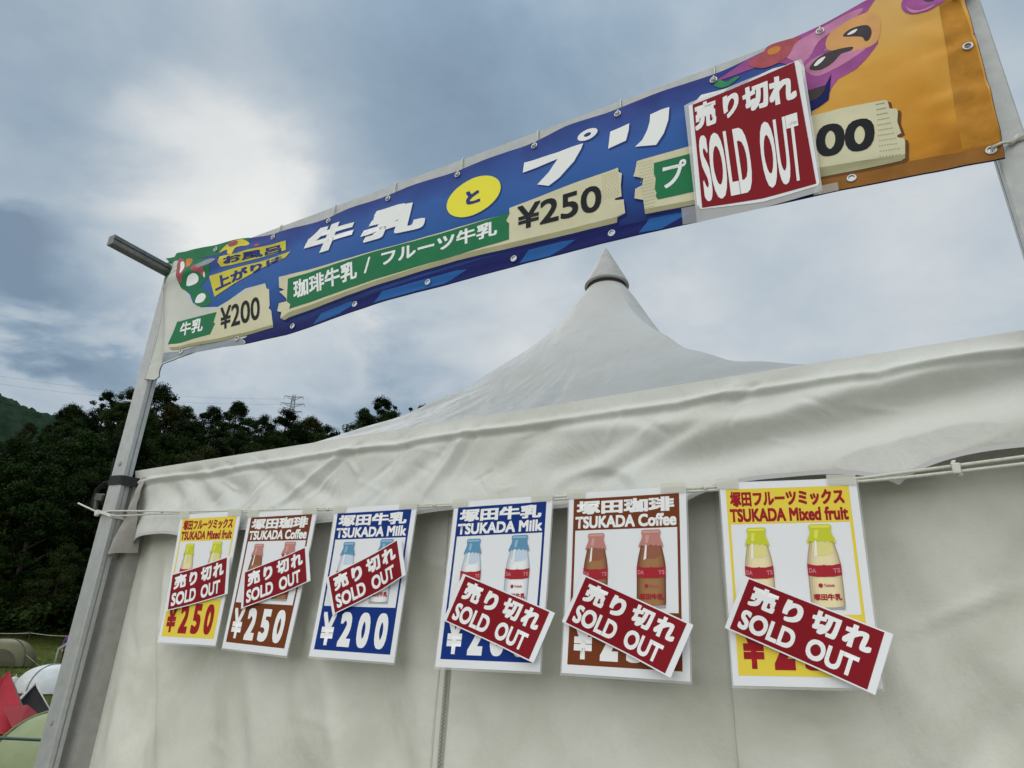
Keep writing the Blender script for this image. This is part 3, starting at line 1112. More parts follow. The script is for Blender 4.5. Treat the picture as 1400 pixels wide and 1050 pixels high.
p2 = [(-1.8194, 2.8298)] + [(-1.5317, 2.8126), (-1.2427, 2.7996), (-1.0328, 2.7997), (-0.8402, 2.7932)] + [(-0.8405, 2.8110), (-0.6803, 2.8180), (-0.4897, 2.8233), (-0.4881, 2.8072), (-0.4790, 2.7995), (-0.4839, 2.7600), (-0.4826, 2.7235), (-0.5021, 2.7232), (-0.5012, 2.7169), (-0.4769, 2.7109), (-0.4745, 2.6650), (-0.4964, 2.6589), (-0.4984, 2.6422), (-0.6246, 2.6488), (-0.8349, 2.6643)] + \
    [(-1.0234, 2.6755), (-1.4493, 2.6566), (-1.7259, 2.6393), (-1.7464, 2.6333), (-1.7703, 2.6495), (-1.7699, 2.6710), (-1.7925, 2.6799), (-1.7910, 2.7124)] + [(-1.7925, 2.7041), (-1.7902, 2.7122), (-1.7533, 2.7118), (-1.7597, 2.7263), (-1.8018, 2.7630), (-1.7758, 2.7651), (-1.8062, 2.7817)]
bp([(x + 0.004, z - 0.008) for x, z in p2], NAVY, 4)
bp(p2, CREAM, 5)
bp([(-1.7694, 2.6457), (-1.7309, 2.6618), (-1.4522, 2.6745), (-1.0249, 2.6952)] + [(-0.8357, 2.6831), (-0.6245, 2.6666), (-0.4978, 2.6611), (-0.4759, 2.6684), (-0.4964, 2.6589), (-0.4984, 2.6422), (-0.6246, 2.6488), (-0.8349, 2.6643)] + [(-1.0234, 2.6755), (-1.4493, 2.6566), (-1.7259, 2.6393), (-1.7464, 2.6333)], CREAM_D, 6)
bp([(-1.7679, 2.8091), (-1.4732, 2.8032), (-1.1702, 2.7949), (-0.8371, 2.7935), (-0.8496, 2.7672), (-0.8387, 2.7540), (-0.8365, 2.6964), (-1.0249, 2.6952), (-1.3768, 2.6858), (-1.7320, 2.6750), (-1.7310, 2.6942), (-1.7522, 2.7102)], GREEN, 7)
bn.text('珈琲牛乳', [(-1.7170, 2.7103), (-1.4179, 2.7139), (-1.4332, 2.7919), (-1.7379, 2.7907)], WHITE_I, 8, 0.028)
bn.text('/', [(-1.3885, 2.7233), (-1.3631, 2.7219), (-1.3697, 2.7844), (-1.3914, 2.7850)], WHITE_I, 8, 0.02)
bn.text('フルーツ牛乳', [(-1.3153, 2.7308), (-0.8792, 2.7253), (-0.8818, 2.7809), (-1.3234, 2.7914)], WHITE_I, 8, 0.028)
bn.text('¥250', [(-0.8099, 2.7171), (-0.5417, 2.6973), (-0.5397, 2.7893), (-0.8115, 2.8044)], BLACKI, 8, 0.018)
DOT = ink('board_dot_print', '#97937a')
for k, (a, b) in enumerate((([(-0.5364, 2.8160)][0], [(-0.4864, 2.7308)][0]),)):
    i = 0
    x = a[0]
    while x < b[0]:
        z = b[1]
        j = 0
        while z < a[1]:
            bn.poly(ellipse((x + (j % 2) * 0.003, z), (0.0016, 0), (0, 0.0016), 6), DOT, 8)
            z += 0.0075
            j += 1
        x += 0.0085

p3 = [(-0.4344, 2.8237), (-0.4116, 2.8240), (-0.2946, 2.8199), (-0.2667, 2.8145), (-0.2806, 2.6308), (-0.4200, 2.6441), (-0.4227, 2.6910), (-0.4469, 2.7040), (-0.4432, 2.7334), (-0.4231, 2.7380), (-0.4196, 2.7605), (-0.4465, 2.7765), (-0.4408, 2.7925)]
bp([(x + 0.003, z - 0.007) for x, z in p3], NAVY, 4)
bp(p3, CREAM, 5)
bp([(-0.4200, 2.6441), (-0.2806, 2.6308), (-0.2794, 2.6459), (-0.4202, 2.6602)], CREAM_D, 6)
bp([(-0.3878, 2.7996), (-0.2683, 2.7932), (-0.2775, 2.6714), (-0.3835, 2.6786), (-0.3886, 2.6907), (-0.3857, 2.7012), (-0.3898, 2.7143), (-0.3856, 2.7480), (-0.3897, 2.7643)], GREEN, 7)
bn.text('プ', [(-0.3709, 2.7064), (-0.3096, 2.7039), (-0.3010, 2.7820), (-0.3639, 2.7874)], WHITE_I, 8, 0.02)
for k in range(6):
    for j in range(16):
        q = [(-0.4313, 2.8133), (-0.3883, 2.8106), (-0.3898, 2.6511), (-0.4196, 2.6525)]
        u, v = (k + 0.5 * (j % 2)) / 6, j / 15
        a = [q[0][i] * (1 - u) + q[1][i] * u for i in (0, 1)]
        b = [q[3][i] * (1 - u) + q[2][i] * u for i in (0, 1)]
        pt = (a[0] * (1 - v) + b[0] * v, a[1] * (1 - v) + b[1] * v)
        bn.poly(ellipse(pt, (0.0018, 0), (0, 0.0018), 6), DOT, 6)

# headline
SH = ink('navy_shadow_print', '#22366e')
for dx, dz, m, ly, bd in ((0.004, -0.005, SH, 4, 0.055), (0, 0, WHITE_I, 5, 0.055)):
    def off(q):
        return [(x + dx, z + dz) for x, z in q]
    bn.text('牛', off([(-1.7305, 2.8855), (-1.4845, 2.8721), (-1.4520, 2.9758), (-1.6874, 3.0035)]), m, ly, bd)
    bn.text('乳', off([(-1.4495, 2.8558), (-1.1567, 2.8369), (-1.1570, 2.9489), (-1.3726, 2.9819)]), m, ly, bd)
    bp(off([(-0.7982, 2.9292), (-0.7943, 2.9667), (-0.6782, 2.9536), (-0.5936, 2.9529), (-0.6005, 2.9339), (-0.6234, 2.8970), (-0.6690, 2.8590), (-0.7065, 2.8429), (-0.7463, 2.8638), (-0.7071, 2.8928), (-0.6763, 2.9288)]), m, ly)
    bp(off([(-0.5097, 2.9623), (-0.4515, 2.9670), (-0.4541, 2.9421), (-0.4632, 2.9086), (-0.5172, 2.9023)]), m, ly)
    bp(off([(-0.3902, 2.9727), (-0.3583, 2.9766), (-0.3352, 2.9753), (-0.3408, 2.9318), (-0.3556, 2.8910), (-0.3788, 2.8589), (-0.4096, 2.8677), (-0.4374, 2.8752), (-0.4162, 2.8911), (-0.4010, 2.9196), (-0.3925, 2.9479)]), m, ly)
    bp(off([(-0.2727, 2.9596), (-0.2495, 2.9794), (-0.1975, 2.9771), (-0.2008, 2.9380), (-0.2373, 2.9516)]), m, ly)
ring = [(-0.5797, 2.9805), (-0.5495, 2.9785), (-0.5715, 2.9999)]
c, a, b = ring
av, bv_ = (a[0] - c[0], a[1] - c[1]), (b[0] - c[0], b[1] - c[1])
bn.poly(ellipse((c[0] + 0.005, c[1] - 0.005), av, bv_), SH, 4)
bn.poly(ellipse(c, av, bv_), WHITE_I, 5, [ellipse(c, (av[0] * 0.36, av[1] * 0.36), (bv_[0] * 0.36, bv_[1] * 0.36))])
c, a, b = [(-0.9752, 2.9010), (-0.8751, 2.8983), (-0.9711, 2.9737)]
av, bv_ = (a[0] - c[0], a[1] - c[1]), (b[0] - c[0], b[1] - c[1])
bn.poly(ellipse((c[0] + 0.004, c[1] - 0.004), av, bv_, 40), SH, 4)
bn.poly(ellipse(c, av, bv_, 40), YELLOW, 5)
bn.text('と', [(-0.9994, 2.8736), (-0.9464, 2.8704), (-0.9522, 2.9247), (-1.0059, 2.9285)], INDIGO, 6, 0.05)

# right picture on the orange field
orange = [(0.0079, 2.7990), (0.0473, 2.8310), (0.0779, 2.8840), (0.0095, 2.9528), (0.0181, 3.0205), (0.0720, 3.0556)][:1]
orange = [(-0.005, 2.62), (-0.005, 2.72)] + [(0.0083, 2.8113), (0.0478, 2.8350), (0.0747, 2.9027), (0.0821, 3.0408), (0.1227, 3.0731)] + [(x, top_z(x)) for x in (0.13, 0.162, 0.26, 0.345)] + RIGHT[::-1] + \
         [(x, bot_z(x)) for x in (0.34, 0.247, 0.15, 0.039, -0.005)]
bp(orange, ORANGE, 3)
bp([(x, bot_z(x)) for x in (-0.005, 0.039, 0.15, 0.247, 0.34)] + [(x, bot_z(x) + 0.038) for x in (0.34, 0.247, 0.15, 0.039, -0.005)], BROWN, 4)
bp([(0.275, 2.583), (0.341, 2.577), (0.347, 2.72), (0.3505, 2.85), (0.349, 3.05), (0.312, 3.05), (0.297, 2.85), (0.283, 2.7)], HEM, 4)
bp([(-0.215, top_z(-0.2) - 0.03), (-0.12, top_z(-0.12)), (-0.061, top_z(-0.061)), (0.06, top_z(0.06)), (0.162, top_z(0.162)), (0.20, top_z(0.20))] +
   [(0.1678, 3.0608), (0.1202, 3.0561), (0.0753, 3.0354), (0.0639, 2.9962), (0.0095, 2.9528), (-0.0415, 2.9967), (-0.0852, 3.0097)], PURPLE, 4)
bp([(-0.0374, 3.0314), (0.0225, 3.0551), (0.0992, 3.0773), (0.1591, 3.0797), (0.1442, 3.0589), (0.0821, 3.0408), (0.0492, 3.0222), (0.0259, 2.9847), (0.0030, 2.9740)], LILAC, 5, 3)
bp([(0.0662, 3.0130), (0.0821, 3.0408), (0.1202, 3.0561), (0.1672, 3.0566), (0.1883, 3.0264), (0.1857, 2.9923), (0.1709, 2.9523), (0.1278, 2.9491), (0.0960, 2.9703), (0.0684, 2.9849)], PEACH, 6, 3)
bp([(-0.0005, 2.9712), (0.0390, 2.9913), (0.0917, 2.9814), (0.1306, 2.9678), (0.1748, 2.9589), (0.1626, 2.9351), (0.1198, 2.8955), (0.0779, 2.8840), (0.0533, 2.8534), (0.0347, 2.8243), (0.0035, 2.8344), (-0.0047, 2.8982)], PURPLE, 5, 2)
bp([(0.0095, 2.9528), (0.0305, 2.9733), (0.0672, 2.9765), (0.1177, 2.9588), (0.1508, 2.9500), (0.1136, 2.9305), (0.0649, 2.9162), (0.0292, 2.9165)], LILAC, 6, 3)
bp([(0.1057, 3.0133), (0.1217, 3.0261), (0.1476, 3.0234), (0.1633, 3.0128), (0.1666, 2.9897), (0.1585, 2.9703), (0.1493, 2.9700), (0.1449, 2.9865), (0.1267, 3.0000)], CHAR, 7, 3)
bp([(0.1150, 3.0118), (0.1264, 3.0181), (0.1392, 3.0173), (0.1340, 3.0103), (0.1239, 3.0087)], WHITE_I, 8, 3)
bp([(0.0197, 2.9459), (0.0343, 2.9651), (0.0583, 2.9768), (0.0910, 2.9765), (0.1208, 2.9677), (0.1164, 2.9577), (0.0943, 2.9579), (0.0754, 2.9414), (0.0551, 2.9315), (0.0372, 2.9318)], CHAR, 7, 3)
bp([(0.0315, 2.9523), (0.0446, 2.9651), (0.0598, 2.9662), (0.0492, 2.9539), (0.0356, 2.9467)], WHITE_I, 8, 3)
bp([(0.0064, 2.8799), (0.0244, 2.8799), (0.0478, 2.8773), (0.0652, 2.9057), (0.0484, 2.8305), (0.0221, 2.8175), (0.0045, 2.8188)], NAVY, 7)
bp([(0.0070, 2.8753), (0.0242, 2.8783), (0.0472, 2.8733), (0.0324, 2.8506), (0.0079, 2.8451)], CHAR, 8, 3)
bp([(0.2385, 3.0420), (0.2499, 3.0604), (0.2817, 3.0700), (0.3361, 3.0455), (0.3234, 3.0050), (0.3059, 2.9953), (0.2836, 2.9892), (0.2527, 2.9966), (0.2387, 3.0170)], PURPLE, 5, 3)
bp([(0.2453, 3.0335), (0.2508, 3.0171), (0.2694, 2.9992), (0.3016, 3.0005), (0.2843, 2.9931), (0.2533, 2.9998)], LILAC, 6, 3)
bp([(0.2848, 3.0412), (0.3104, 3.0347), (0.3061, 3.0196), (0.2959, 3.0134), (0.2847, 3.0253)], CHAR, 6, 3)
bp([(-0.1199, 3.0273), (-0.1017, 3.0415), (-0.0810, 3.0495), (-0.0661, 3.0653), (-0.0334, 3.0666), (0.0137, 3.0599), (-0.0043, 3.0417), (-0.0204, 3.0133), (-0.0475, 2.9997), (-0.0864, 2.9992)], REDP, 6, 3)
bp([(-0.0676, 3.0519), (-0.0476, 3.0555), (-0.0359, 3.0446), (-0.0470, 3.0318), (-0.0661, 3.0352)], ORFL, 7, 3)
bp([(-0.2130, 3.0029), (-0.1961, 3.0135), (-0.1801, 2.9992), (-0.1591, 3.0048), (-0.1447, 3.0004), (-0.1640, 2.9885), (-0.1803, 2.9824), (-0.1984, 2.9865)], LEAF, 5, 3)
bp([(-0.2669, 2.9626), (-0.2477, 2.9818), (-0.1754, 2.9755), (-0.1899, 2.9667), (-0.1428, 2.9645), (-0.1148, 2.9784), (-0.0618, 2.9869), (0.0006, 2.9797), (0.0095, 2.9528), (0.0053, 2.9195), (-0.2692, 2.9312)], WHITE_I, 6)
p4 = [(-0.0098, 2.8002), (0.0709, 2.7938), (0.1607, 2.7745), (0.1651, 2.7685), (0.1652, 2.7463), (0.1782, 2.7389), (0.1795, 2.7305), (0.1737, 2.7022), (0.1760, 2.6693), (0.1678, 2.6667), (0.1669, 2.6610), (0.1784, 2.6532), (0.1793, 2.6432), (0.1719, 2.5998), (0.1637, 2.5957), (0.0869, 2.6032), (-0.0103, 2.6157), (-0.0325, 2.6201)]
bp([(x + 0.006, z - 0.008) for x, z in p4], ink('dark_brown_print', '#5a3a1c'), 5)
bp(p4, CREAM, 6)
bp([(-0.0103, 2.6157), (0.0869, 2.6032), (0.1637, 2.5957), (0.1719, 2.5998), (0.1740, 2.6121), (0.0904, 2.6265), (-0.0069, 2.6412)], CREAM_D, 7)
bn.text('00', [(-0.0011, 2.6684), (0.1194, 2.6489), (0.1335, 2.7385), (0.0114, 2.7629)], BLACKI, 8, 0.03)
for k in range(14):
    for j in range(11):
        q = [(0.1421, 2.7695), (0.1594, 2.7663), (0.1693, 2.6140), (0.1270, 2.6234)]
        u, v = (k + 0.5 * (j % 2)) / 14, j / 10
        a = [q[0][i] * (1 - u) + q[1][i] * u for i in (0, 1)]
        b = [q[3][i] * (1 - u) + q[2][i] * u for i in (0, 1)]
        pt = (a[0] * (1 - v) + b[0] * v, a[1] * (1 - v) + b[1] * v)
        if k % 2 == 0:
            bn.poly(ellipse(pt, (0.0016, 0), (0, 0.0016), 6), DOT, 8)

banner = bn.build('banner')
banner.location = (XC, YB, ZC)
tag(banner, 'long blue and orange vinyl banner advertising milk and pudding, hung from the crossbar', 'banner')
# stitched hem cord that thickens the cloth's edge
bm = bmesh.new()
dense = []
for (a, b) in zip(outline, outline[1:] + outline[:1]):
    n = max(1, int(math.dist(a, b) / 0.02))
    dense += [(a[0] + (b[0] - a[0]) * i / n, a[1] + (b[1] - a[1]) * i / n) for i in range(n)]
dense.append(dense[0])
add_tube(bm, [banner_map(x, z, -0.0012) for x, z in dense], 0.0017, 6, False)
obj('hem', bm, ink('navy_hem', '#20264c'), banner)
EYE_M = mat('nickel_eyelet', (0.55, 0.55, 0.56), 0.3, 0.5, metallic=0.7)
emesh = None
for (x, z) in EYE:
    if emesh is None:
        bm = bmesh.new()
        sg, tg = 20, 8
        rr = [[bm.verts.new(((0.0086 + 0.0021 * math.cos(2 * math.pi * j / tg)) * math.cos(2 * math.pi * i / sg), 0.0016 * math.sin(2 * math.pi * j / tg),
                             (0.0086 + 0.0021 * math.cos(2 * math.pi * j / tg)) * math.sin(2 * math.pi * i / sg))) for j in range(tg)] for i in range(sg)]
        for i in range(sg):
            for j in range(tg):
                bm.faces.new((rr[i][j], rr[(i + 1) % sg][j], rr[(i + 1) % sg][(j + 1) % tg], rr[i][(j + 1) % tg])).smooth = True
        e = obj('eyelet', bm, EYE_M, banner)
        emesh = e.data
    else:
        e = bpy.data.objects.new('eyelet', emesh)
        COL.objects.link(e)
        e.parent = banner
    p = banner_map(x, z, 0.0032)
    e.location = p
# short ties from the upper eyelets to the crossbar
for (x, z) in EYE[10:19]:
    bm = bmesh.new()
    y = YB + banner_d(x, z)
    add_tube(bm, [(0, y - 0.006, z - 0.004), (0.001, y - 0.004, z + 0.012), (0.002, -0.068, z + 0.03), (0.002, -0.0635, 3.094), (0.002, -0.057, 3.1005), (0.002, -0.024, 3.1005)], 0.0022, 6)
    add_tube(bm, [(-0.005, y - 0.007, z + 0.001), (0.006, y - 0.008, z - 0.006)], 0.0028, 6)
    o = obj('tie', bm, STRING_M, banner)
    o.location = (x - XC, -YB, -ZC)
# cord from the lower right eyelet round the right post
bm = bmesh.new()
x, z = EYE[8]
add_tube(bm, [(x, -0.098, z), (x + 0.02, -0.09, z + 0.010), (0.36, -0.066, z + 0.024), (0.392, -0.064, z + 0.026), (0.3965, -0.05, z + 0.026), (0.3965, -0.018, z + 0.024)], 0.003, 8)
add_tube(bm, [(0.37, -0.066, z + 0.022), (0.385, -0.068, z + 0.030), (0.40, -0.075, z + 0.044), (0.41, -0.085, z + 0.05)], 0.0026, 8)
add_tube(bm, [(0.362, -0.0665, z + 0.018), (0.378, -0.067, z + 0.034)], 0.005, 8)
tag(obj('cord', bm, STRING_M), 'white cord tying the lower right banner eyelet to the right post', 'cord')
# ------------------------------------------------------------------ cord with the price posters
def hang_y(x, z):
    """Depth of the hanging posters: they bow a little and lean out at the bottom."""
    k = max(0.0, 1.93 - z) / 0.4
    return -0.052 - 0.010 * k * k + 0.0035 * math.sin(x * 9.0 + z * 4.0) * k + 0.002 * nz(x * 6, z * 5, 3.0)


cord = empty('cord', (-1.1, -0.05, 1.95))
tag(cord, 'white double cord stretched across the tent front, carrying six price posters', 'cord')


def cl(p):
    return (p[0] + 1.1, p[1] + 0.05, p[2] - 1.95)


def resample(pts, n):
    out = []
    for a, b in zip(pts, pts[1:]):
        out += [tuple(a[i] + (b[i] - a[i]) * k / n for i in range(3)) for k in range(n)]
    return out + [pts[-1]]


bm = bmesh.new()
upper = [(-2.6035, -0.052, 2.008), (-2.600, -0.0655, 2.010), (-2.53, -0.0665, 2.012), (-2.45, -0.062, 2.008), (-2.13, -0.047, 1.985), (-1.81, -0.045, 1.967), (-1.40, -0.045, 1.945),
         (-1.0, -0.045, 1.927), (-0.68, -0.045, 1.921), (-0.37, -0.045, 1.913), (-0.02, -0.046, 1.904), (0.05, -0.047, 1.9075), (0.24, -0.055, 1.916), (0.34, -0.0645, 1.920), (0.39, -0.0655, 1.921), (0.396, -0.05, 1.921)]
add_tube(bm, [cl(p) for p in resample(upper, 4)], 0.0032, 8)
lower = [(-2.54, -0.066, 2.000), (-2.50, -0.060, 1.994), (-2.42, -0.055, 1.990), (-2.30, -0.050, 1.988), (-2.13, -0.047, 1.979), (-1.81, -0.046, 1.961), (-1.40, -0.046, 1.940),
         (-1.0, -0.046, 1.922), (-0.68, -0.046, 1.914), (-0.37, -0.047, 1.906), (-0.02, -0.048, 1.897), (0.05, -0.048, 1.8975), (0.15, -0.052, 1.900), (0.24, -0.056, 1.903), (0.34, -0.0645, 1.908), (0.39, -0.0655, 1.909), (0.396, -0.05, 1.909)]
add_tube(bm, [cl(p) for p in resample(lower, 4)], 0.0032, 8)
obj('strand', bm, STRING_M, cord)
for x, z in ((-2.245, 1.990), (-1.45, 1.944), (-1.06, 1.927), (-0.33, 1.911)):
    bm = bmesh.new()
    add_tube(bm, [cl((x - 0.004, -0.0475, z + 0.003)), cl((x + 0.004, -0.0490, z - 0.004))], 0.0045, 8)
    obj('knot', bm, STRING_M, cord)

NYLON = mat('white_nylon', (0.66, 0.66, 0.60), 0.4, 0.4)
zt = empty('zip_tie', (-2.56, -0.06, 2.01))
tag(zt, 'white cable tie with a long loose tail around the left post', 'cable tie')
bm = bmesh.new()
ribbon(bm, [(x + 2.56, y + 0.06, z) for x, y, z in ((-2.6045, -0.015, 0.010), (-2.6045, -0.058, 0.006), (-2.600, -0.0685, 0.004), (-2.555, -0.070, -0.006), (-2.520, -0.0685, -0.016), (-2.5185, -0.05, -0.018), (-2.5185, -0.015, -0.018))], 0.010, 0.0022)
obj('band', bm, NYLON, zt)
bm = bmesh.new()
add_tube(bm, [(-0.044, -0.010, 0.002), (-0.075, -0.018, 0.013), (-0.112, -0.026, 0.026), (-0.150, -0.034, 0.040)], 0.0034, 6)
obj('tail', bm, NYLON, zt)
bm = bmesh.new()
add_box(bm, (-0.046, -0.011, -0.001), (0.018, 0.014, 0.022), Matrix.Rotation(R(-15), 3, 'Y'), 0.004)
obj('head', bm, NYLON, zt)
zt = empty('zip_tie', (0.138, -0.05, 1.905))
tag(zt, 'white cable tie clasping the two cord strands right of the last poster', 'cable tie')
bm = bmesh.new()
add_box(bm, (0, -0.006, 0.0), (0.014, 0.010, 0.021), Matrix.Rotation(R(4), 3, 'Y'), 0.003)
obj('head', bm, NYLON, zt)
bm = bmesh.new()
ribbon(bm, [(-0.005, -0.005, 0.008), (-0.003, -0.006, 0.013), (-0.001, -0.003, 0.016), (0.0, 0.008, 0.012), (0.0, 0.010, -0.008), (0.004, -0.004, -0.013), (0.008, -0.006, -0.010)], 0.006, 0.002, (1, 0, 0))
obj('band', bm, NYLON, zt)


def bilerp(c, u, v):
    """c: TL, TR, BR, BL; u to the right, v up."""
    t = [c[0][i] * (1 - u) + c[1][i] * u for i in (0, 1)]
    b = [c[3][i] * (1 - u) + c[2][i] * u for i in (0, 1)]
    return b[0] * (1 - v) + t[0] * v, b[1] * (1 - v) + t[1] * v


def box_uv(u0, v0, u1, v1):
    return [(u0, v0), (u1, v0), (u1, v1), (u0, v1)]


PAPER = mat('white_laminated_paper', (0.86, 0.87, 0.90), 0.4, 0.2)
TAPE = mat('clear_tape', (0.68, 0.67, 0.58), 0.35, 0.4, alpha=0.75)
RED_P = mat('dark_red_ink', hexc('#7f0f1c', 1.15), 0.45, 0.12)
BAND_R = ink('bottle_red_ink', '#94202b', 0.3)
BAND_L = ink('band_letter_ink', '#b07a80', 0.3)
DOTR = ink('small_red_ink', '#a3555a', 0.3)
GLASS_SH = ink('bottle_shade_ink', '#8e9092', 0.3)
KINDS = {
    'milk': dict(frame=mat('dark_blue_ink', hexc('#0d2f78', 1.2), 0.45, 0.12), word='#d8dbe2', cap='#54809f', cap2='#7fa2b8', body='#d3d8dc', neck='#aebccb', edge='#8f9aa8'),
    'coffee': dict(frame=mat('brown_ink', hexc('#6a3418', 1.3), 0.45, 0.12), word='#d8dbe2', cap='#a8726c', cap2='#b98a84', body='#8f6844', neck='#84523f', edge='#5c3022'),
    'fruit': dict(frame=mat('yellow_ink', hexc('#d6c044', 1.3), 0.45, 0.12), word='#8a1420', cap='#b0b42c', cap2='#c9c650', body='#d2c49c', neck='#c6bf7c', edge='#98866e'),
}


def bottle(pr, cu, top, bot, hw, k, name):
    """A printed picture of a milk bottle."""
    h = top - bot
    cap, cap2 = ink(name + '_cap_ink', k['cap'], 0.3), ink(name + '_cap_light_ink', k['cap2'], 0.3)
    body, neck, edge = ink(name + '_body_ink', k['body'], 0.3), ink(name + '_neck_ink', k['neck'], 0.3), ink(name + '_edge_ink', k['edge'], 0.3)

    def p(x, y):
        return (cu + x * hw, bot + y * h)
    outl = [(-0.94, 0.0), (-0.98, 0.03), (-1, 0.08), (-1, 0.5), (-0.97, 0.56), (-0.9, 0.64), (-0.78, 0.74), (-0.68, 0.83), (-0.64, 0.9), (0.64, 0.9), (0.68, 0.83), (0.78, 0.74), (0.9, 0.64), (0.97, 0.56), (1, 0.5), (1, 0.08), (0.98, 0.03), (0.94, 0.0)]
    pr.poly([p(*q) for q in outl], edge, 3)
    # the round glass in the photograph on the poster: tones that change across its width
    ce, cb = hexc(k['edge'], K), hexc(k['body'], K)
    for i, (w, f) in enumerate(((0.92, 0.35), (0.80, 0.65), (0.66, 0.85), (0.48, 1.0))):
        tone = mat(name + '_glass_tone' + 'abcd'[i] + '_ink', tuple(ce[j] + (cb[j] - ce[j]) * f for j in range(3)), 0.4, 0.14)
        pr.poly([p(x * w + (0.03 if w < 0.9 else 0), 0.015 + y * 0.98) for x, y in outl], tone, 3 + 0.25 * (i + 1))
    pr.poly([p(*q) for q in ((-0.62, 0.66), (-0.5, 0.87), (0.5, 0.87), (0.66, 0.66), (0.3, 0.62), (-0.3, 0.62))], neck, 5)
    pr.poly([p(*q) for q in ((-0.52, 0.60), (-0.40, 0.80), (-0.28, 0.82), (-0.34, 0.62))], ink(name + '_shine_ink', '#dfe3e6', 0.3), 6)
    pr.poly([p(*q) for q in ((-0.96, 0.0), (0.96, 0.0), (0.98, 0.035), (0.3, 0.02), (-0.3, 0.02), (-0.98, 0.035))], GLASS_SH, 6)
    # paper cap with its frilled skirt
    pr.poly([p(*q) for q in ((-0.66, 0.99), (-0.55, 1.0), (0.55, 1.0), (0.66, 0.99), (0.68, 0.955), (0.62, 0.92), (0.66, 0.88), (0.80, 0.82), (0.86, 0.775), (0.74, 0.76), (0.66, 0.79), (0.5, 0.775), (0.36, 0.80), (0.2, 0.78), (0.0, 0.805),
                              (-0.2, 0.785), (-0.36, 0.805), (-0.5, 0.78), (-0.66, 0.80), (-0.80, 0.765), (-0.88, 0.78), (-0.76, 0.84), (-0.66, 0.88), (-0.62, 0.92), (-0.68, 0.955))], cap, 7)
    pr.poly([p(*q) for q in ((-0.58, 0.985), (0.58, 0.985), (0.58, 0.955), (-0.58, 0.955))], cap2, 8)
    pr.poly([p(*q) for q in ((-0.35, 0.93), (-0.1, 0.93), (-0.2, 0.82), (-0.42, 0.83))], cap2, 8)
    # red bands and the little print below
    pr.poly([p(*q) for q in ((-1, 0.39), (-0.5, 0.37), (0.5, 0.37), (1, 0.39), (1, 0.525), (0.5, 0.505), (-0.5, 0.505), (-1, 0.525))], BAND_R, 7)
    pr.poly(ellipse(p(0, 0.440), (0.20 * hw, 0), (0, 0.072 * h), 20), BAND_R, 8)
    pr.text('DA', [p(-0.92, 0.420), p(-0.50, 0.414), p(-0.50, 0.466), p(-0.92, 0.472)], BAND_L, 8, 0.02)
    pr.text('TS', [p(0.50, 0.414), p(0.92, 0.420), p(0.92, 0.472), p(0.50, 0.466)], BAND_L, 8, 0.02)
    pr.poly(ellipse(p(-0.32, 0.27), (0.13 * hw, 0), (0, 0.026 * h), 14), BAND_R, 7)
    pr.text('Tsukada', [p(-0.14, 0.255), p(0.5, 0.255), p(0.5, 0.288), p(-0.14, 0.288)], DOTR, 7, 0.03)
    pr.text('塚田牛乳', [p(-0.8, 0.10), p(0.84, 0.10), p(0.84, 0.175), p(-0.8, 0.175)], BAND_R, 7, 0.04)


WORDS = {'milk': ('塚田牛乳', 'TSUKADA Milk', '¥200'), 'coffee': ('塚田珈琲', 'TSUKADA Coffee', '¥250'), 'fruit': ('塚田フルーツミックス', 'TSUKADA Mixed fruit', '¥250')}


def poster(kind, c, label, seed):
    ox, oz = sum(p[0] for p in c) / 4, sum(p[1] for p in c) / 4

    def fm(u, v, lift):
        x, z = bilerp(c, u, v)
        return (x - ox, hang_y(x, z) - lift + 0.05, z - oz)
    k = KINDS[kind]
    word = ink(kind + '_word_ink', k['word'], 0.3)
    pr = Print(fm, (0.06, 0.045), 0.00025)
    pr.poly(box_uv(0, 0, 1, 1), PAPER, 0)
    pr.poly(box_uv(0.045, 0.775, 0.945, 0.962), k['frame'], 1)
    pr.poly(box_uv(0.045, 0.045, 0.945, 0.325), k['frame'], 1)
    pr.poly(box_uv(0.045, 0.325, 0.066, 0.775), k['frame'], 1)
    pr.poly(box_uv(0.924, 0.325, 0.945, 0.775), k['frame'], 1)
    a, b, price = WORDS[kind]
    pr.text(a, box_uv(0.075, 0.866, 0.905, 0.948), word, 2, 0.045)
    pr.text(b, box_uv(0.065, 0.785, 0.920, 0.856), word, 2, 0.038)
    pr.text(price[0], box_uv(0.085, 0.075, 0.250, 0.285), word, 2, 0.028)
    for i, ch in enumerate(price[1:]):
        pr.text(ch, box_uv(0.31 + i * 0.21, 0.072, 0.455 + i * 0.21, 0.290), word, 2, 0.045)
    bottle(pr, 0.255, 0.755, 0.345, 0.105, k, kind)
    bottle(pr, 0.715, 0.765, 0.350, 0.115, k, kind)
    o = pr.build('price_poster')
    o.location = (ox, -0.05, oz)
    tag(o, label, 'poster', 'price posters hanging from the cord')
    rnd = random.Random(seed)
    for u0, u1 in ((-0.02, 0.15), (0.80, 1.0)):
        tp = Print(lambda u, v, lift: fm(u, v, lift + 0.0026), (0.05, 0.02), 0.0002)
        d = rnd.uniform(-0.01, 0.01)
        tp.poly([(u0, 0.966 + d * 0.4), (u1, 0.964 - d * 0.4), (u1, 1.018), (u0, 1.022)], TAPE, 0)
        tp.build('tape', o)
    # the laminating pouch shows as a clear edge
    lp = Print(lambda u, v, lift: fm(u, v, -0.0006), (0.1, 0.1), 0)
    lp.poly(box_uv(-0.012, -0.012, 1.012, 1.0), mat('clear_laminate', (0.75, 0.76, 0.76), 0.15, 0.5, alpha=0.35), 0)
    lp.build('laminate_edge', o)
    return o


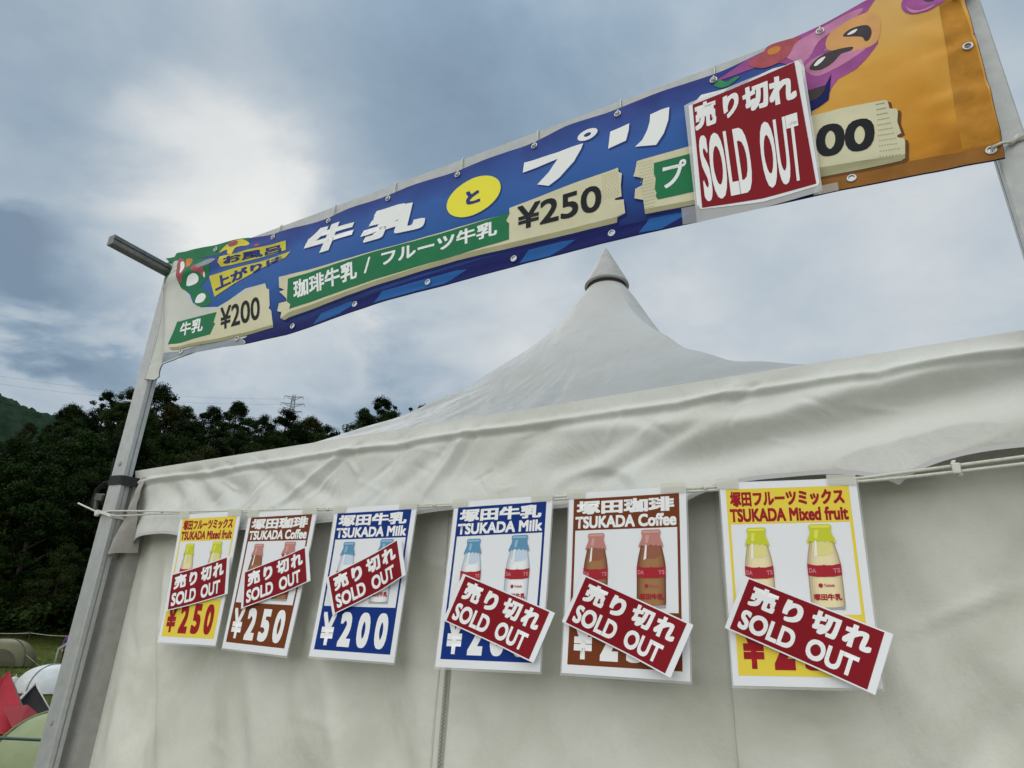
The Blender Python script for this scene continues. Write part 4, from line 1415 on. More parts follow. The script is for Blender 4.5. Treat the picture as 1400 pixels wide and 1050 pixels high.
def slip(c, label, curl=(0.012, 0.006)):
    ox, oz = sum(p[0] for p in c) / 4, sum(p[1] for p in c) / 4

    def fm(u, v, lift):
        x, z = bilerp(c, u, v)
        y = hang_y(x, z) - 0.0055 - curl[0] * sstep(0.55, 1.0, u) * (0.5 + (1 - v) * 0.5) - curl[1] * sstep(0.35, 0.0, u) - 0.002 * math.sin(u * 5)
        return (x - ox, y - lift + 0.06, z - oz)
    pr = Print(fm, (0.03, 0.07), 0.0003)
    pr.poly(box_uv(0, 0, 1, 1), PAPER, 0)
    pr.poly(box_uv(0.035, 0.025, 0.95, 0.975), RED_P, 1)
    w = ink('slip_letter_ink', '#d9dbe0', 0.3)
    pr_chars = '売り切れ'
    for i, ch in enumerate(pr_chars):
        u0 = 0.085 + i * 0.213
        hh = (0.54, 0.92) if i != 1 else (0.53, 0.90)
        pr.text(ch, box_uv(u0 + (0.02 if i == 1 else 0), hh[0], u0 + 0.183 - (0.03 if i == 1 else 0), hh[1]), w, 2, 0.05)
    pr.text('SOLD', box_uv(0.075, 0.095, 0.455, 0.445), w, 2, 0.035)
    pr.text('OUT', box_uv(0.535, 0.095, 0.86, 0.445), w, 2, 0.035)
    o = pr.build('sold_out_slip')
    o.location = (ox, -0.06, oz)
    tag(o, label, 'sign', 'sold out slips on the posters')
    return o


poster('fruit', [(-2.130, 1.974), (-1.825, 1.965), (-1.819, 1.556), (-2.094, 1.561)], 'small looking yellow mixed fruit poster at the left end, nearest the post', 1)
poster('coffee', [(-1.785, 1.956), (-1.487, 1.948), (-1.511, 1.535), (-1.787, 1.550)], 'brown coffee poster whose slip slants up, between yellow and blue posters', 2)
poster('milk', [(-1.415, 1.943), (-1.115, 1.936), (-1.140, 1.529), (-1.429, 1.537)], 'blue milk poster showing its whole price of 200 yen', 3)
poster('milk', [(-0.991, 1.929), (-0.702, 1.925), (-0.724, 1.523), (-1.010, 1.524)], 'blue milk poster with most of its price hidden under a slip slanting down', 4)
poster('coffee', [(-0.657, 1.925), (-0.372, 1.918), (-0.388, 1.517), (-0.672, 1.523)], 'brown coffee poster whose slip slants down, right of a blue milk poster', 5)
poster('fruit', [(-0.298, 1.918), (-0.032, 1.904), (-0.045, 1.520), (-0.304, 1.514)], 'large looking yellow mixed fruit poster at the right end of the row', 6)
slip([(-2.090, 1.769), (-1.829, 1.822), (-1.801, 1.705), (-2.072, 1.654)], 'red sold out slip slanting up across the left yellow fruit poster', (0.006, 0.010))
slip([(-1.750, 1.767), (-1.491, 1.837), (-1.452, 1.735), (-1.725, 1.660)], 'red sold out slip slanting up across the left brown coffee poster', (0.016, 0.005))
slip([(-1.405, 1.743), (-1.150, 1.842), (-1.112, 1.742), (-1.360, 1.643)], 'red sold out slip slanting up across the blue poster that shows its price', (0.020, 0.004))
slip([(-0.943, 1.742), (-0.686, 1.648), (-0.731, 1.541), (-0.992, 1.631)], 'red sold out slip slanting down across the right blue milk poster', (0.016, 0.003))
slip([(-0.617, 1.732), (-0.371, 1.624), (-0.421, 1.523), (-0.668, 1.629)], 'red sold out slip slanting down across the right brown coffee poster', (0.022, 0.008))
slip([(-0.260, 1.718), (-0.014, 1.611), (-0.058, 1.510), (-0.308, 1.619)], 'red sold out slip slanting down across the right yellow fruit poster', (0.018, 0.012))

# sold-out sheet taped over the banner's pudding price
SX, SZ = -0.142, 2.76


def sheet_map(x, z, lift):
    u = (x - SX) / 0.15
    return (x - SX, -0.013 - 0.004 * u * u - lift - 0.003 * math.sin(z * 9), z - SZ)


pr = Print(sheet_map, (0.012, 0.012), 0.0007)
pr.poly([(-0.2800, 2.9411), (-0.1287, 2.9528), (-0.0032, 2.9645), (0.0024, 2.9448), (-0.0030, 2.5867), (-0.0072, 2.5801), (-0.1297, 2.5787), (-0.2741, 2.6043), (-0.2828, 2.6193)], PAPER, 0)
pr.poly([(-0.2695, 2.9391), (-0.1288, 2.9520), (-0.0109, 2.9621), (-0.0097, 2.5869), (-0.1287, 2.5883), (-0.2707, 2.6072)], RED_P, 1)
W_I = ink('slip_letter_ink', '#d9dbe0', 0.3)
pr.text('売', [(-0.2685, 2.8483), (-0.2138, 2.8515), (-0.2094, 2.9363), (-0.2650, 2.9343)], W_I, 2, 0.05)
pr.text('り', [(-0.1925, 2.8510), (-0.1547, 2.8756), (-0.1512, 2.9391), (-0.1937, 2.9291)], W_I, 2, 0.05)
pr.text('切', [(-0.1448, 2.8563), (-0.0829, 2.8519), (-0.0785, 2.9376), (-0.1423, 2.9349)], W_I, 2, 0.05)
pr.text('れ', [(-0.0819, 2.8489), (-0.0187, 2.8440), (-0.0144, 2.9284), (-0.0770, 2.9395)], W_I, 2, 0.05)
pr.text('SOLD', [(-0.2617, 2.6217), (-0.1430, 2.6126), (-0.1454, 2.8177), (-0.2638, 2.8287)], W_I, 2, 0.03)
pr.text('OUT', [(-0.1190, 2.6118), (-0.0332, 2.6053), (-0.0244, 2.8071), (-0.1175, 2.8100)], W_I, 2, 0.03)
sheet = pr.build('sold_out_sheet')
sheet.location = (SX, YB - 0.002, SZ)
tag(sheet, 'tall red sold out sheet in a clear sleeve taped over the banner', 'sign')
lm = Print(lambda x, z, lift: sheet_map(x, z, -0.001), (0.03, 0.03), 0)
lm.poly([(-0.2917, 2.9464), (-0.2722, 2.9514), (-0.1243, 2.9643), (0.0049, 2.9648), (0.0093, 2.9413), (0.0005, 2.5632), (-0.1375, 2.5623), (-0.2868, 2.5666), (-0.2870, 2.5809)], mat('clear_sleeve', (0.72, 0.73, 0.72), 0.12, 0.6, alpha=0.6), 0)
lm.build('sleeve', sheet)
for q in ([(-0.3213, 2.6202), (-0.2764, 2.6171), (-0.2765, 2.5656), (-0.3207, 2.5696)], [(-0.0088, 2.5762), (0.0336, 2.5727), (0.0325, 2.5497), (-0.0085, 2.5538)]):
    tp = Print(lambda x, z, lift: sheet_map(x, z, 0.002), (0.03, 0.03), 0)
    tp.poly(q, mat('clear_sleeve_tape', (0.55, 0.56, 0.55), 0.25, 0.5, alpha=0.45), 0)
    tp.build('tape', sheet)
# ------------------------------------------------------------------ wooded hillside
def polar(az, r):
    return (r * math.sin(R(az)), -1.5 + r * math.cos(R(az)))


def leaf_mat(name, lo, hi, warm):
    m = bpy.data.materials.new(name)
    m.use_nodes = True
    T = NT(m.node_tree)
    b = m.node_tree.nodes['Principled BSDF']
    b.inputs['Roughness'].default_value = 0.65
    b.inputs['Specular IOR Level'].default_value = 0.03
    oi = T.n('ShaderNodeObjectInfo')
    o = T.n('ShaderNodeTexCoord').outputs['Object']
    f = T.noise(o, 0.9, 3, 0.6)
    c = T.ramp(f, [(0.3, lo), (0.7, hi)])
    c = T.mix(T.range(oi.outputs['Random'], 0.80, 1.0, 0, 0.6), c, (*warm, 1))
    v = T.range(oi.outputs['Random'], 0.0, 1.0, 0.40, 1.30)
    sc = T.n('ShaderNodeVectorMath', operation='SCALE')
    T.link(c, sc.inputs[0])
    T.link(v, sc.inputs['Scale'])
    T.link(sc.outputs[0], b.inputs['Base Color'])
    return m


LEAF_B = leaf_mat('broadleaf_foliage', (0.006, 0.014, 0.004), (0.032, 0.062, 0.014), (0.034, 0.026, 0.012))
LEAF_C = leaf_mat('conifer_foliage', (0.012, 0.026, 0.014), (0.028, 0.050, 0.022), (0.04, 0.05, 0.02))
BARK = mat('bark', (0.05, 0.042, 0.034), 0.9, 0.1, var=0.3, var_scale=6)


def leaf_mesh(name, clumps, per, size, seed):
    rnd = random.Random(seed)
    vs, fs = [], []
    for (cx, cy, cz, cr) in clumps:
        for _ in range(per):
            d = Vector((rnd.gauss(0, 1), rnd.gauss(0, 1), rnd.gauss(0, 1))).normalized() * cr * (rnd.random() ** 0.45)
            p = Vector((cx, cy, cz)) + Vector((d.x, d.y, d.z * 0.72))
            n = (d.normalized() * 0.7 + Vector((rnd.gauss(0, 0.7), rnd.gauss(0, 0.7), rnd.gauss(0.5, 0.7)))).normalized()
            a = n.orthogonal().normalized()
            a = (Matrix.Rotation(rnd.uniform(0, 6.28), 3, n) @ a)
            b = n.cross(a)
            s = size * rnd.uniform(0.6, 1.4)
            i = len(vs)
            vs += [p - a * s, p - b * s * 0.55, p + a * s * 0.9 + n * s * 0.2, p + b * s * 0.55]
            fs.append((i, i + 1, i + 2, i + 3))
    me = bpy.data.meshes.new(name)
    me.from_pydata([tuple(v) for v in vs], [], fs)
    return me


def broad(seed, w, h):
    """Crown of unit-ish size: radius w, from z 0 to h, as lumpy clumps of leaves."""
    rnd = random.Random(seed)
    cl_ = []
    for i in range(120):
        t = rnd.random()
        z = h * (0.02 + 0.97 * t)
        rr = w * (math.sin(math.pi * min(1, 0.18 + 0.80 * t ** 0.8)) ** 0.7) * rnd.uniform(0.35, 1.08)
        a = rnd.uniform(0, 6.28)
        cl_.append((rr * math.cos(a), rr * math.sin(a), z, w * rnd.choice((0.10, 0.14, 0.18, 0.24, 0.30))))
    cl_.append((rnd.uniform(-0.2, 0.2) * w, 0, h * 0.98, w * 0.25))
    return leaf_mesh('crown', cl_, 230, 0.085, seed)


def conifer(seed, w, h):
    rnd = random.Random(seed)
    cl_ = []
    n = 15
    for i in range(n):
        t = i / (n - 1)
        rad = w * (1 - t) ** 0.8
        for k in range(max(1, int(7 * (1 - t)) + 1)):
            a = rnd.uniform(0, 6.28)
            q = rad * rnd.uniform(0.5, 1.0)
            cl_.append((q * math.cos(a), q * math.sin(a), h * (0.08 + 0.92 * t) - q * 0.25, 0.25 + 0.45 * (1 - t)))
    return leaf_mesh('crown', cl_, 220, 0.085, seed)


def trunk_mesh(h, r, seed):
    rnd = random.Random(seed)
    bm = bmesh.new()
    add_tube(bm, [(0, 0, -0.4), (rnd.uniform(-.1, .1), 0, h * 0.3), (rnd.uniform(-.2, .2), rnd.uniform(-.2, .2), h * 0.65), (0, 0, h)], [r, r * 0.8, r * 0.5, r * 0.2], 7)
    for k in range(5):
        a = rnd.uniform(0, 6.28)
        z = h * rnd.uniform(0.3, 0.7)
        L = rnd.uniform(1.0, 2.0)
        add_tube(bm, [(0, 0, z), (L * 0.5 * math.cos(a), L * 0.5 * math.sin(a), z + L * 0.4), (L * math.cos(a), L * math.sin(a), z + L * 0.9)], [r * 0.4, r * 0.28, r * 0.1], 5)
    me = bpy.data.meshes.new('trunk')
    bm.to_mesh(me)
    bm.free()
    return me


VAR = []
for i, (kind, w, h) in enumerate((('b', 2.9, 8.0), ('b', 2.4, 8.8), ('b', 3.3, 7.4), ('b', 2.7, 9.4), ('b', 3.0, 8.4), ('c', 1.9, 10.0), ('c', 1.5, 10.0))):
    cm = broad(20 + i, w, h) if kind == 'b' else conifer(40 + i, w, h)
    cm.materials.append(LEAF_B if kind == 'b' else LEAF_C)
    tm = trunk_mesh(h * (0.8 if kind == 'b' else 0.98), 0.22, i)
    tm.materials.append(BARK)
    VAR.append((kind, cm, tm, h))


def tree(x, y, height, vi, rz, label, group=None, wide=1.0):
    kind, cm, tm, h = VAR[vi]
    stem = 0.7 if kind == 'b' else 0.3
    z = ground_z(x, y)
    t = empty('broadleaf_tree' if kind == 'b' else 'conifer_tree', (x, y, z), rz)
    tag(t, label, 'tree', group)
    s = (height - stem) / h
    for nm, me, dz in (('crown', cm, stem), ('trunk', tm, 0.0)):
        o = bpy.data.objects.new(nm, me)
        COL.objects.link(o)
        o.parent = t
        o.location = (0, 0, dz)
        o.scale = (s * wide, s * wide, s if nm == 'crown' else height / h)
    return t


RIDGE = [(-84, 13.5), (-76, 12.2), (-72, 12.3), (-69, 12.7), (-66.5, 14.2), (-64.2, 15.9), (-62.3, 17.4), (-60.6, 17.9), (-58.8, 18.5), (-56.8, 17.3), (-54.8, 17.6), (-53, 18.4), (-51, 17.6), (-49, 18.3),
         (-47, 17.9), (-45.4, 17.5), (-44.2, 16.4), (-42.6, 19.2), (-41.2, 20.3), (-40.0, 19.7), (-38.6, 19.7), (-37.4, 19.9), (-36, 18.5), (-32, 17.5)]
rnd = random.Random(77)
ridge_labels = {
    -42.6: ('dark round tree on the ridge just left of the tent roof slope, past the gap', 1),
    -41.2: ('tall dark tree on the ridge beside the tent roof slope', 3),
    -40.0: ('narrow pointed conifer on the ridge, left of a matching one by the roof', 6),
    -38.6: ('narrow pointed conifer on the ridge, closest to the tent roof slope', 5),
    -58.8: ('highest tree on the ridge just right of the left post', 0),
    -60.6: ('tall bushy ridge tree directly behind the left post', 4),
    -62.3: ('bushy ridge tree with a broad top just left of the left post', 3),
    -64.2: ('first ridge tree right of the far green hill', 2),
    -53.0: ('pointed broadleaf ridge tree midway between post and pylon', 1),
    -49.0: ('ridge tree standing right in front of the pylon', 4),
}
for az, el in RIDGE:
    if az < -80 or az > -34:
        continue
    r = 103 + rnd.uniform(-2, 2)
    x, y = polar(az, r)
    hgt = max(5.0, r * math.tan(R(el)) + 1.55 - ground_z(x, y))
    lab, vi = ridge_labels.get(az, ('dark green broadleaf tree on the skyline of the wooded hillside', rnd.choice((0, 1, 2, 3, 4))))
    tree(x, y, hgt, vi, rnd.uniform(0, 6.28), lab, None if az in ridge_labels else 'trees along the skyline', 0.95)
    if az not in (-44.2, -42.6):
        x, y = polar(az + 1.0, r - 4)
        tree(x, y, max(5.0, hgt * 0.88), rnd.choice((0, 1, 2, 3, 4)), rnd.uniform(0, 6.28), 'dark broadleaf tree in the dense wood covering the hillside', 'trees covering the hillside')
for r0, n in ((61.5, 12), (65, 11), (70, 11), (76, 12), (83, 13), (90, 13), (96, 13)):
    for k in range(n):
        az = -79 + (44.0) * (k + rnd.uniform(0.2, 0.8)) / n
        r = r0 + rnd.uniform(-2, 2)
        x, y = polar(az, r)
        lim = r * math.tan(R(interp(RIDGE, az) - 1.0)) + 1.55 - ground_z(x, y)
        hgt = min(rnd.uniform(5.5, 7.0) if r0 < 63 else rnd.uniform(8.0, 11.0), max(4.5, lim))
        vi = rnd.choice((0, 1, 2, 3, 4, 4, 5))
        if vi == 5:
            tree(x, y, hgt, vi, rnd.uniform(0, 6.28), 'dark conifer in the dense wood covering the hillside', 'conifers on the hillside')
        else:
            tree(x, y, hgt, vi, rnd.uniform(0, 6.28), 'dark broadleaf tree in the dense wood covering the hillside', 'trees covering the hillside', 1.08)
# the wood goes on behind the tent, where it reads as one mass
cl_ = []
for k in range(620):
    az, r = rnd.uniform(-35.5, -6), rnd.uniform(60, 106)
    x, y = polar(az, r)
    top = min(9.5, max(3.0, r * math.tan(R(17.0 - 0.12 * (az + 35))) + 1.55 - ground_z(x, y)))
    cl_.append((x, y, ground_z(x, y) + top * rnd.uniform(0.15, 0.92), rnd.uniform(1.0, 2.2)))
wood = leaf_mesh('wood', cl_, 150, 0.22, 8)
tag(link_mesh('wood', wood, LEAF_B), 'dense dark wood continuing along the hillside behind the tent', 'wood', kind='stuff')
# bushes along the edge of the meadow
bmsh = leaf_mesh('bush', [(rnd.uniform(-1.3, 1.3), rnd.uniform(-0.8, 0.8), rnd.uniform(0.3, 1.5), rnd.uniform(0.5, 0.8)) for _ in range(18)], 110, 0.13, 5)
bmsh.materials.append(LEAF_B)
for k in range(15):
    x, y = polar(-77 + k * 2.6 + rnd.uniform(-0.6, 0.6), 59.5 + rnd.uniform(-1, 1))
    o = bpy.data.objects.new('bush', bmsh)
    COL.objects.link(o)
    o.location = (x, y, ground_z(x, y))
    o.rotation_euler = (0, 0, rnd.uniform(0, 6.28))
    s = rnd.uniform(0.9, 1.5)
    o.scale = (s * 1.2, s, s)
    tag(o, 'low dark bush at the foot of the wood, edge of the meadow', 'bush', 'bushes along the edge of the meadow')

# ------------------------------------------------------------------ far hill, pylon and wires
FAR = [(-110, 13), (-90, 15.5), (-80, 16.2), (-72, 15.9), (-68.7, 15.45), (-67.3, 14.95), (-65.5, 14.75), (-64.2, 15.0), (-62, 14.5), (-55, 13.0), (-45, 11.8), (-30, 9), (-15, 4), (-5, 0)]


def far_pt(u, v):
    az = -110 + 105 * u
    r = 150 + 300 * v
    x, y = polar(az, r)
    crest = 380 * math.tan(R(interp(FAR, az)))
    z = -8 + (crest + 8) * sstep(0.0, 0.80, v) if v < 0.8 else crest - 30 * (v - 0.8)
    a = 3.6 * (0.5 + 0.5 * nz(x * 0.11, y * 0.11)) + 2.6 * abs(nz(x * 0.23, y * 0.23, 4)) + 1.4 * nz(x * 0.5, y * 0.5, 8)
    return (x, y, z + a * (1 if v < 0.8 else 0.7))


m = bpy.data.materials.new('far_wood')
m.use_nodes = True
T = NT(m.node_tree)
b = m.node_tree.nodes['Principled BSDF']
b.inputs['Roughness'].default_value = 0.95
b.inputs['Specular IOR Level'].default_value = 0.05
p = T.n('ShaderNodeNewGeometry').outputs['Position']
c = T.ramp(T.noise(p, 0.09, 6, 0.7), [(0.3, (0.010, 0.026, 0.016)), (0.55, (0.020, 0.046, 0.024)), (0.75, (0.036, 0.066, 0.032))])
T.link(c, b.inputs['Base Color'])
bpn = T.n('ShaderNodeBump')
bpn.inputs['Strength'].default_value = 1.0
bpn.inputs['Distance'].default_value = 2.0
T.link(T.noise(p, 0.5, 5, 0.7), bpn.inputs['Height'])
T.link(bpn.outputs[0], b.inputs['Normal'])
tag(link_mesh('hill', grid_mesh(420, 120, far_pt), m, smooth=True), kind='structure')

STEEL = mat('galvanised_steel', (0.30, 0.31, 0.32), 0.6, 0.3, metallic=0.3)
PX_, PY_ = polar(-48.75, 300)
PZ = 56.0
pyl = empty('power_pylon', (PX_, PY_, PZ), R(35))
tag(pyl, 'grey lattice power pylon whose top shows above the ridge trees', 'pylon')
HP = 300 * math.tan(R(19.75)) + 1.55 - PZ
bm = bmesh.new()


def half(z):
    return 3.2 * (1 - z / HP) + 0.5


lev = [HP * k / 12 for k in range(13)]
for a, b_ in zip(lev, lev[1:]):
    ha, hb = half(a), half(b_)
    ca = [(-ha, -ha), (ha, -ha), (ha, ha), (-ha, ha)]
    cb = [(-hb, -hb), (hb, -hb), (hb, hb), (-hb, hb)]
    for k in range(4):
        j = (k + 1) % 4
        add_tube(bm, [(*ca[k], a), (*cb[k], b_)], 0.10, 4)
        add_tube(bm, [(*ca[k], a), (*cb[j], b_)], 0.08, 4)
        add_tube(bm, [(*ca[j], a), (*cb[k], b_)], 0.08, 4)
obj('tower', bm, STEEL, pyl)
for dz, L in ((1.2, 4.2), (4.6, 5.2), (8.2, 4.6)):
    bm = bmesh.new()
    for s in (-1, 1):
        for q in (-0.5, 0.5):
            add_tube(bm, [(0, q, HP - dz), (s * L, 0, HP - dz + 0.5)], 0.11, 4)
            add_tube(bm, [(0, q, HP - dz - 1.5), (s * L, 0, HP - dz + 0.5)], 0.09, 4)
        add_tube(bm, [(s * L, 0, HP - dz + 0.5), (s * L, 0, HP - dz - 0.9)], 0.12, 4)
    obj('arm', bm, STEEL, pyl)
for i, (dz, e) in enumerate(((-1.0, 15.75), (-3.5, 15.2))):
    bm = bmesh.new()
    ax, ay = polar(-80, 330)
    A = Vector((PX_, PY_, PZ + HP + dz - 1))
    B = Vector((ax, ay, 330 * math.tan(R(e + 0.9))))
    pts = []
    for k in range(41):
        t = k / 40
        pts.append(A.lerp(B, t) - Vector((0, 0, 14 * 4 * t * (1 - t) * 0.5)))
    add_tube(bm, pts, 0.035, 4)
    tag(obj('power_line', bm, mat('grey_wire', (0.12, 0.13, 0.14), 0.6)), 'thin power line running left from the pylon above the trees', 'wire', 'power lines from the pylon')

# ------------------------------------------------------------------ the camp below
def ground_at(x, y):
    return Vector((x, y, ground_z(x, y)))


def facing(x, y):
    """Rotation that turns a thing's -Y side to the photographer."""
    return math.atan2(x, -( -1.5 - y)) * -1


def dome_tent(name, x, y, w, d, h, rz, m, m2, label, door=True, power=0.8):
    t = empty(name, ground_at(x, y), rz)
    tag(t, label, 'tent')

    def f(u, v):
        a = 2 * math.pi * u
        e = v * math.pi / 2
        ce = math.cos(e) ** power
        sup = (abs(math.cos(a)) ** 2.6 + abs(math.sin(a)) ** 2.6) ** (-1 / 2.6)
        k = 1 + 0.03 * nz(math.cos(a) * 2, math.sin(a) * 2, v * 3)
        return (w / 2 * math.cos(a) * sup * ce * k, d / 2 * math.sin(a) * sup * ce * k, h * math.sin(e) ** 0.9 + 0.01 * nz(a * 3, v * 6))
    link_mesh('canopy', grid_mesh(56, 18, f), m, t, True)
    for s in (-1, 1):
        bm = bmesh.new()
        pts = []
        for k in range(25):
            q = math.pi * k / 24
            c = math.cos(q)
            cc = (abs(c) ** power) * (1 if c > 0 else -1)
            sg = (2 * 0.7071 ** 2.6) ** (-1 / 2.6)
            pts.append((w / 2 * 0.7071 * sg * cc * 1.01, s * d / 2 * 0.7071 * sg * cc * 1.01, h * max(0.0, math.sin(q)) ** 0.9 + 0.012))
        add_tube(bm, pts, 0.022, 6)
        obj('pole_sleeve', bm, m2, t, True)
    for k in range(4):
        a = math.pi / 4 + k * math.pi / 2
        bm = bmesh.new()
        sx, sy = math.cos(a), math.sin(a)
        add_tube(bm, [(sx * w * 0.40, sy * d * 0.40, h * 0.55), (sx * w * 0.95, sy * d * 0.95, 0.02)], 0.006, 5)
        add_tube(bm, [(sx * w * 0.95, sy * d * 0.95, -0.1), (sx * w * 0.955, sy * d * 0.955, 0.06)], 0.012, 5)
        obj('guy_line', bm, STRING_M, t)
    if door:
        bm = bmesh.new()
        top = []
        for k in range(13):
            a = math.pi * k / 12
            zz = 0.62 * h * math.sin(a)
            e = math.asin(min(1, (max(0.0, zz) / h) ** (1 / 0.9)))
            yy = -d / 2 * math.cos(e) ** power * 1.0 - 0.03
            top.append(bm.verts.new((w * 0.27 * math.cos(a), yy, zz + 0.01)))
        bm.faces.new(top)
        obj('door', bm, m2, t)
    return t


def cloth(name, col, rough=0.5, var=0.1):
    return mat(name, col, rough, 0.35, var=var, var_scale=3.0, bump=0.3, bump_scale=9, trans=0.25)


dome_tent('dome_tent', -38.0, 17.0, 2.7, 2.4, 1.20, R(55), cloth('olive_nylon', (0.20, 0.19, 0.105)), cloth('dark_olive_nylon', (0.09, 0.085, 0.05)),
          'olive dome tent at the edge of the meadow below the wood')
wt = dome_tent('dome_tent', -28.85, 14.6, 2.5, 2.3, 0.98, R(70), cloth('white_nylon_fly', (0.80, 0.83, 0.83)), mat('grey_pole', (0.18, 0.19, 0.2), 0.5),
               'low white dome tent with a dark pole seam on the grass', door=False)
dome_tent('dome_tent', -12.6, 6.35, 2.6, 2.6, 1.12, R(20), cloth('pale_green_nylon', (0.36, 0.42, 0.23)), cloth('green_seam', (0.22, 0.28, 0.13)),
          'pale green dome tent nearest the camera at the lower left corner', door=False, power=0.7)


def pyramid(name, x, y, half_w, h, rz, side_m, label, apex=(0, 0), dark=None):
    """Pointed tent on a four-sided plan, each panel a slightly hollow sheet; side_m gives a material per side."""
    t = empty(name, ground_at(x, y), rz)
    tag(t, label, 'tent')
    cs = [(-half_w, -half_w), (half_w, -half_w), (half_w, half_w), (-half_w, half_w)]
    A = Vector((*apex, h))
    for k in range(4):
        if side_m[k] is None:
            continue
        p, q = Vector((*cs[k], 0.03)), Vector((*cs[(k + 1) % 4], 0.03))

        def f(u, v):
            e = p.lerp(q, u)
            pt = e.lerp(A, v)
            n = Vector(((p.x + q.x), (p.y + q.y), 0)).normalized()
            return pt - n * 0.16 * math.sin(math.pi * u) * math.sin(math.pi * min(1, v * 1.05)) * (1 - v * 0.3) + n * 0.02 * nz(u * 5, v * 5, k)
        o = link_mesh('panel', grid_mesh(16, 16, f), side_m[k], t, True)
    return t


RED_N = cloth('red_nylon', (0.58, 0.035, 0.06))
RED_D = cloth('red_nylon_flap', (0.40, 0.05, 0.06))
GREY_N = cloth('grey_inner_mesh', (0.36, 0.36, 0.37))
BLK_N = cloth('black_nylon', (0.018, 0.016, 0.02))
MAR_N = cloth('maroon_nylon', (0.09, 0.01, 0.015))
WHT_N = cloth('white_cotton', (0.70, 0.68, 0.64))
red = pyramid('pyramid_tent', -20.6, 8.75, 0.85, 1.42, R(62), [RED_N, GREY_N, RED_D, RED_N], 'red pointed tent with a grey side flap at the left edge of the view')
bm = bmesh.new()
for a, b_, c_ in (((1.45, -0.85, 0.04), (0.62, -0.62, 0.66), (0.55, -1.35, 0.04)), ((0.62, -0.62, 0.66), (0.1, -0.65, 0.62), (0.55, -1.35, 0.04))):
    bm.faces.new([bm.verts.new(v) for v in (a, b_, c_)])
obj('porch', bm, RED_D, red)
blk = pyramid('pyramid_tent', -22.2, 10.35, 0.72, 0.98, R(66), [BLK_N, WHT_N, WHT_N, MAR_N], 'small black pointed tent with a white back panel beside the red tent')
bm = bmesh.new()
add_tube(bm, [(0.0, -0.02, 1.0), (-0.32, -0.40, 0.52), (-0.65, -0.78, 0.05)], 0.02, 6)
obj('pole_sleeve', bm, mat('pale_sleeve', (0.42, 0.40, 0.38), 0.6), blk)
bm = bmesh.new()
add_tube(bm, [(0, 0, 0.99), (-0.70, -0.70, 0.06)], 0.03, 6)
add_tube(bm, [(0, 0, 0.99), (0.70, -0.70, 0.06)], 0.02, 6)
obj('edge_tape', bm, WHT_N, blk)

# dark green rail in front of the pale green tent
x, y = -11.3, 4.6
rail = empty('rail', ground_at(x, y), R(22))
tag(rail, 'low dark green metal rail in front of the pale green tent', 'rail')
bm = bmesh.new()
add_tube(bm, [(-2.2, 0, 0.84), (0, 0, 0.85), (2.4, 0, 0.86)], 0.022, 10)
GRN_M = mat('dark_green_paint', (0.02, 0.07, 0.05), 0.4, 0.5)
obj('bar', bm, GRN_M, rail)
for q in (-2.1, 2.3):
    bm = bmesh.new()
    add_tube(bm, [(q, 0, -0.1), (q, 0, 0.85)], 0.022, 10)
    obj('post', bm, GRN_M, rail)

# rope fence at the edge of the wood
A, B = Vector((-50.5, 17.5, 0)), Vector((-43.5, 27.5, 0))
rope = empty('rope_fence', (A + B) / 2)
tag(rope, 'white rope strung on stakes along the edge of the wood', 'fence')
for k in range(5):
    p = A.lerp(B, k / 4)
    bm = bmesh.new()
    add_tube(bm, [(p.x, p.y, ground_z(p.x, p.y) - 0.2), (p.x, p.y, ground_z(p.x, p.y) + 0.95)], 0.025, 6)
    o = obj('stake', bm, BARK, rope)
    o.location = -((A + B) / 2)
bm = bmesh.new()
pts = []
for k in range(33):
    p = A.lerp(B, k / 32)
    pts.append((p.x, p.y, ground_z(p.x, p.y) + 0.92 - 0.10 * math.sin(math.pi * ((k / 8) % 1))))
add_tube(bm, pts, 0.014, 6)
o = obj('rope', bm, STRING_M, rope)
o.location = -((A + B) / 2)

# white tarp, mostly behind the post
x, y = -34.4, 18.95
tarp = empty('tarp', ground_at(x, y), R(60))
tag(tarp, 'slanting white tarp shelter mostly hidden behind the left post', 'tarp')
link_mesh('sheet', grid_mesh(12, 8, lambda u, v: (-1.3 + 2.6 * u, -1 + 2 * v, 1.05 + 0.75 * math.sin(math.pi * u) - 0.12 * math.sin(math.pi * v))), WHT_N, tarp, True)
for sx, sy, hh in ((-1.3, -1, 1.05), (1.3, -1, 1.05), (-1.3, 1, 1.05), (1.3, 1, 1.05)):
    bm = bmesh.new()
    add_tube(bm, [(sx, sy, -0.1), (sx, sy, hh)], 0.02, 6)
    obj('pole', bm, STEEL, tarp)

# small white bag on the grass
bm = bmesh.new()
bmesh.ops.create_icosphere(bm, subdivisions=3, radius=0.2)
for v in bm.verts:
    v.co *= 1 + 0.25 * nz(v.co.x * 9, v.co.y * 9, v.co.z * 9)
    v.co.z = max(v.co.z * 1.1, -0.12)
add_tube(bm, [(-0.05, 0, 0.18), (0.0, 0, 0.30), (0.06, 0, 0.17)], 0.015, 6)
o = obj('bag', bm, WHT_N, None, True)
o.location = ground_at(-31.2, 14.35) + Vector((0, 0, 0.11))
tag(o, 'small white bag lying on the grass between the red and white tents', 'bag')

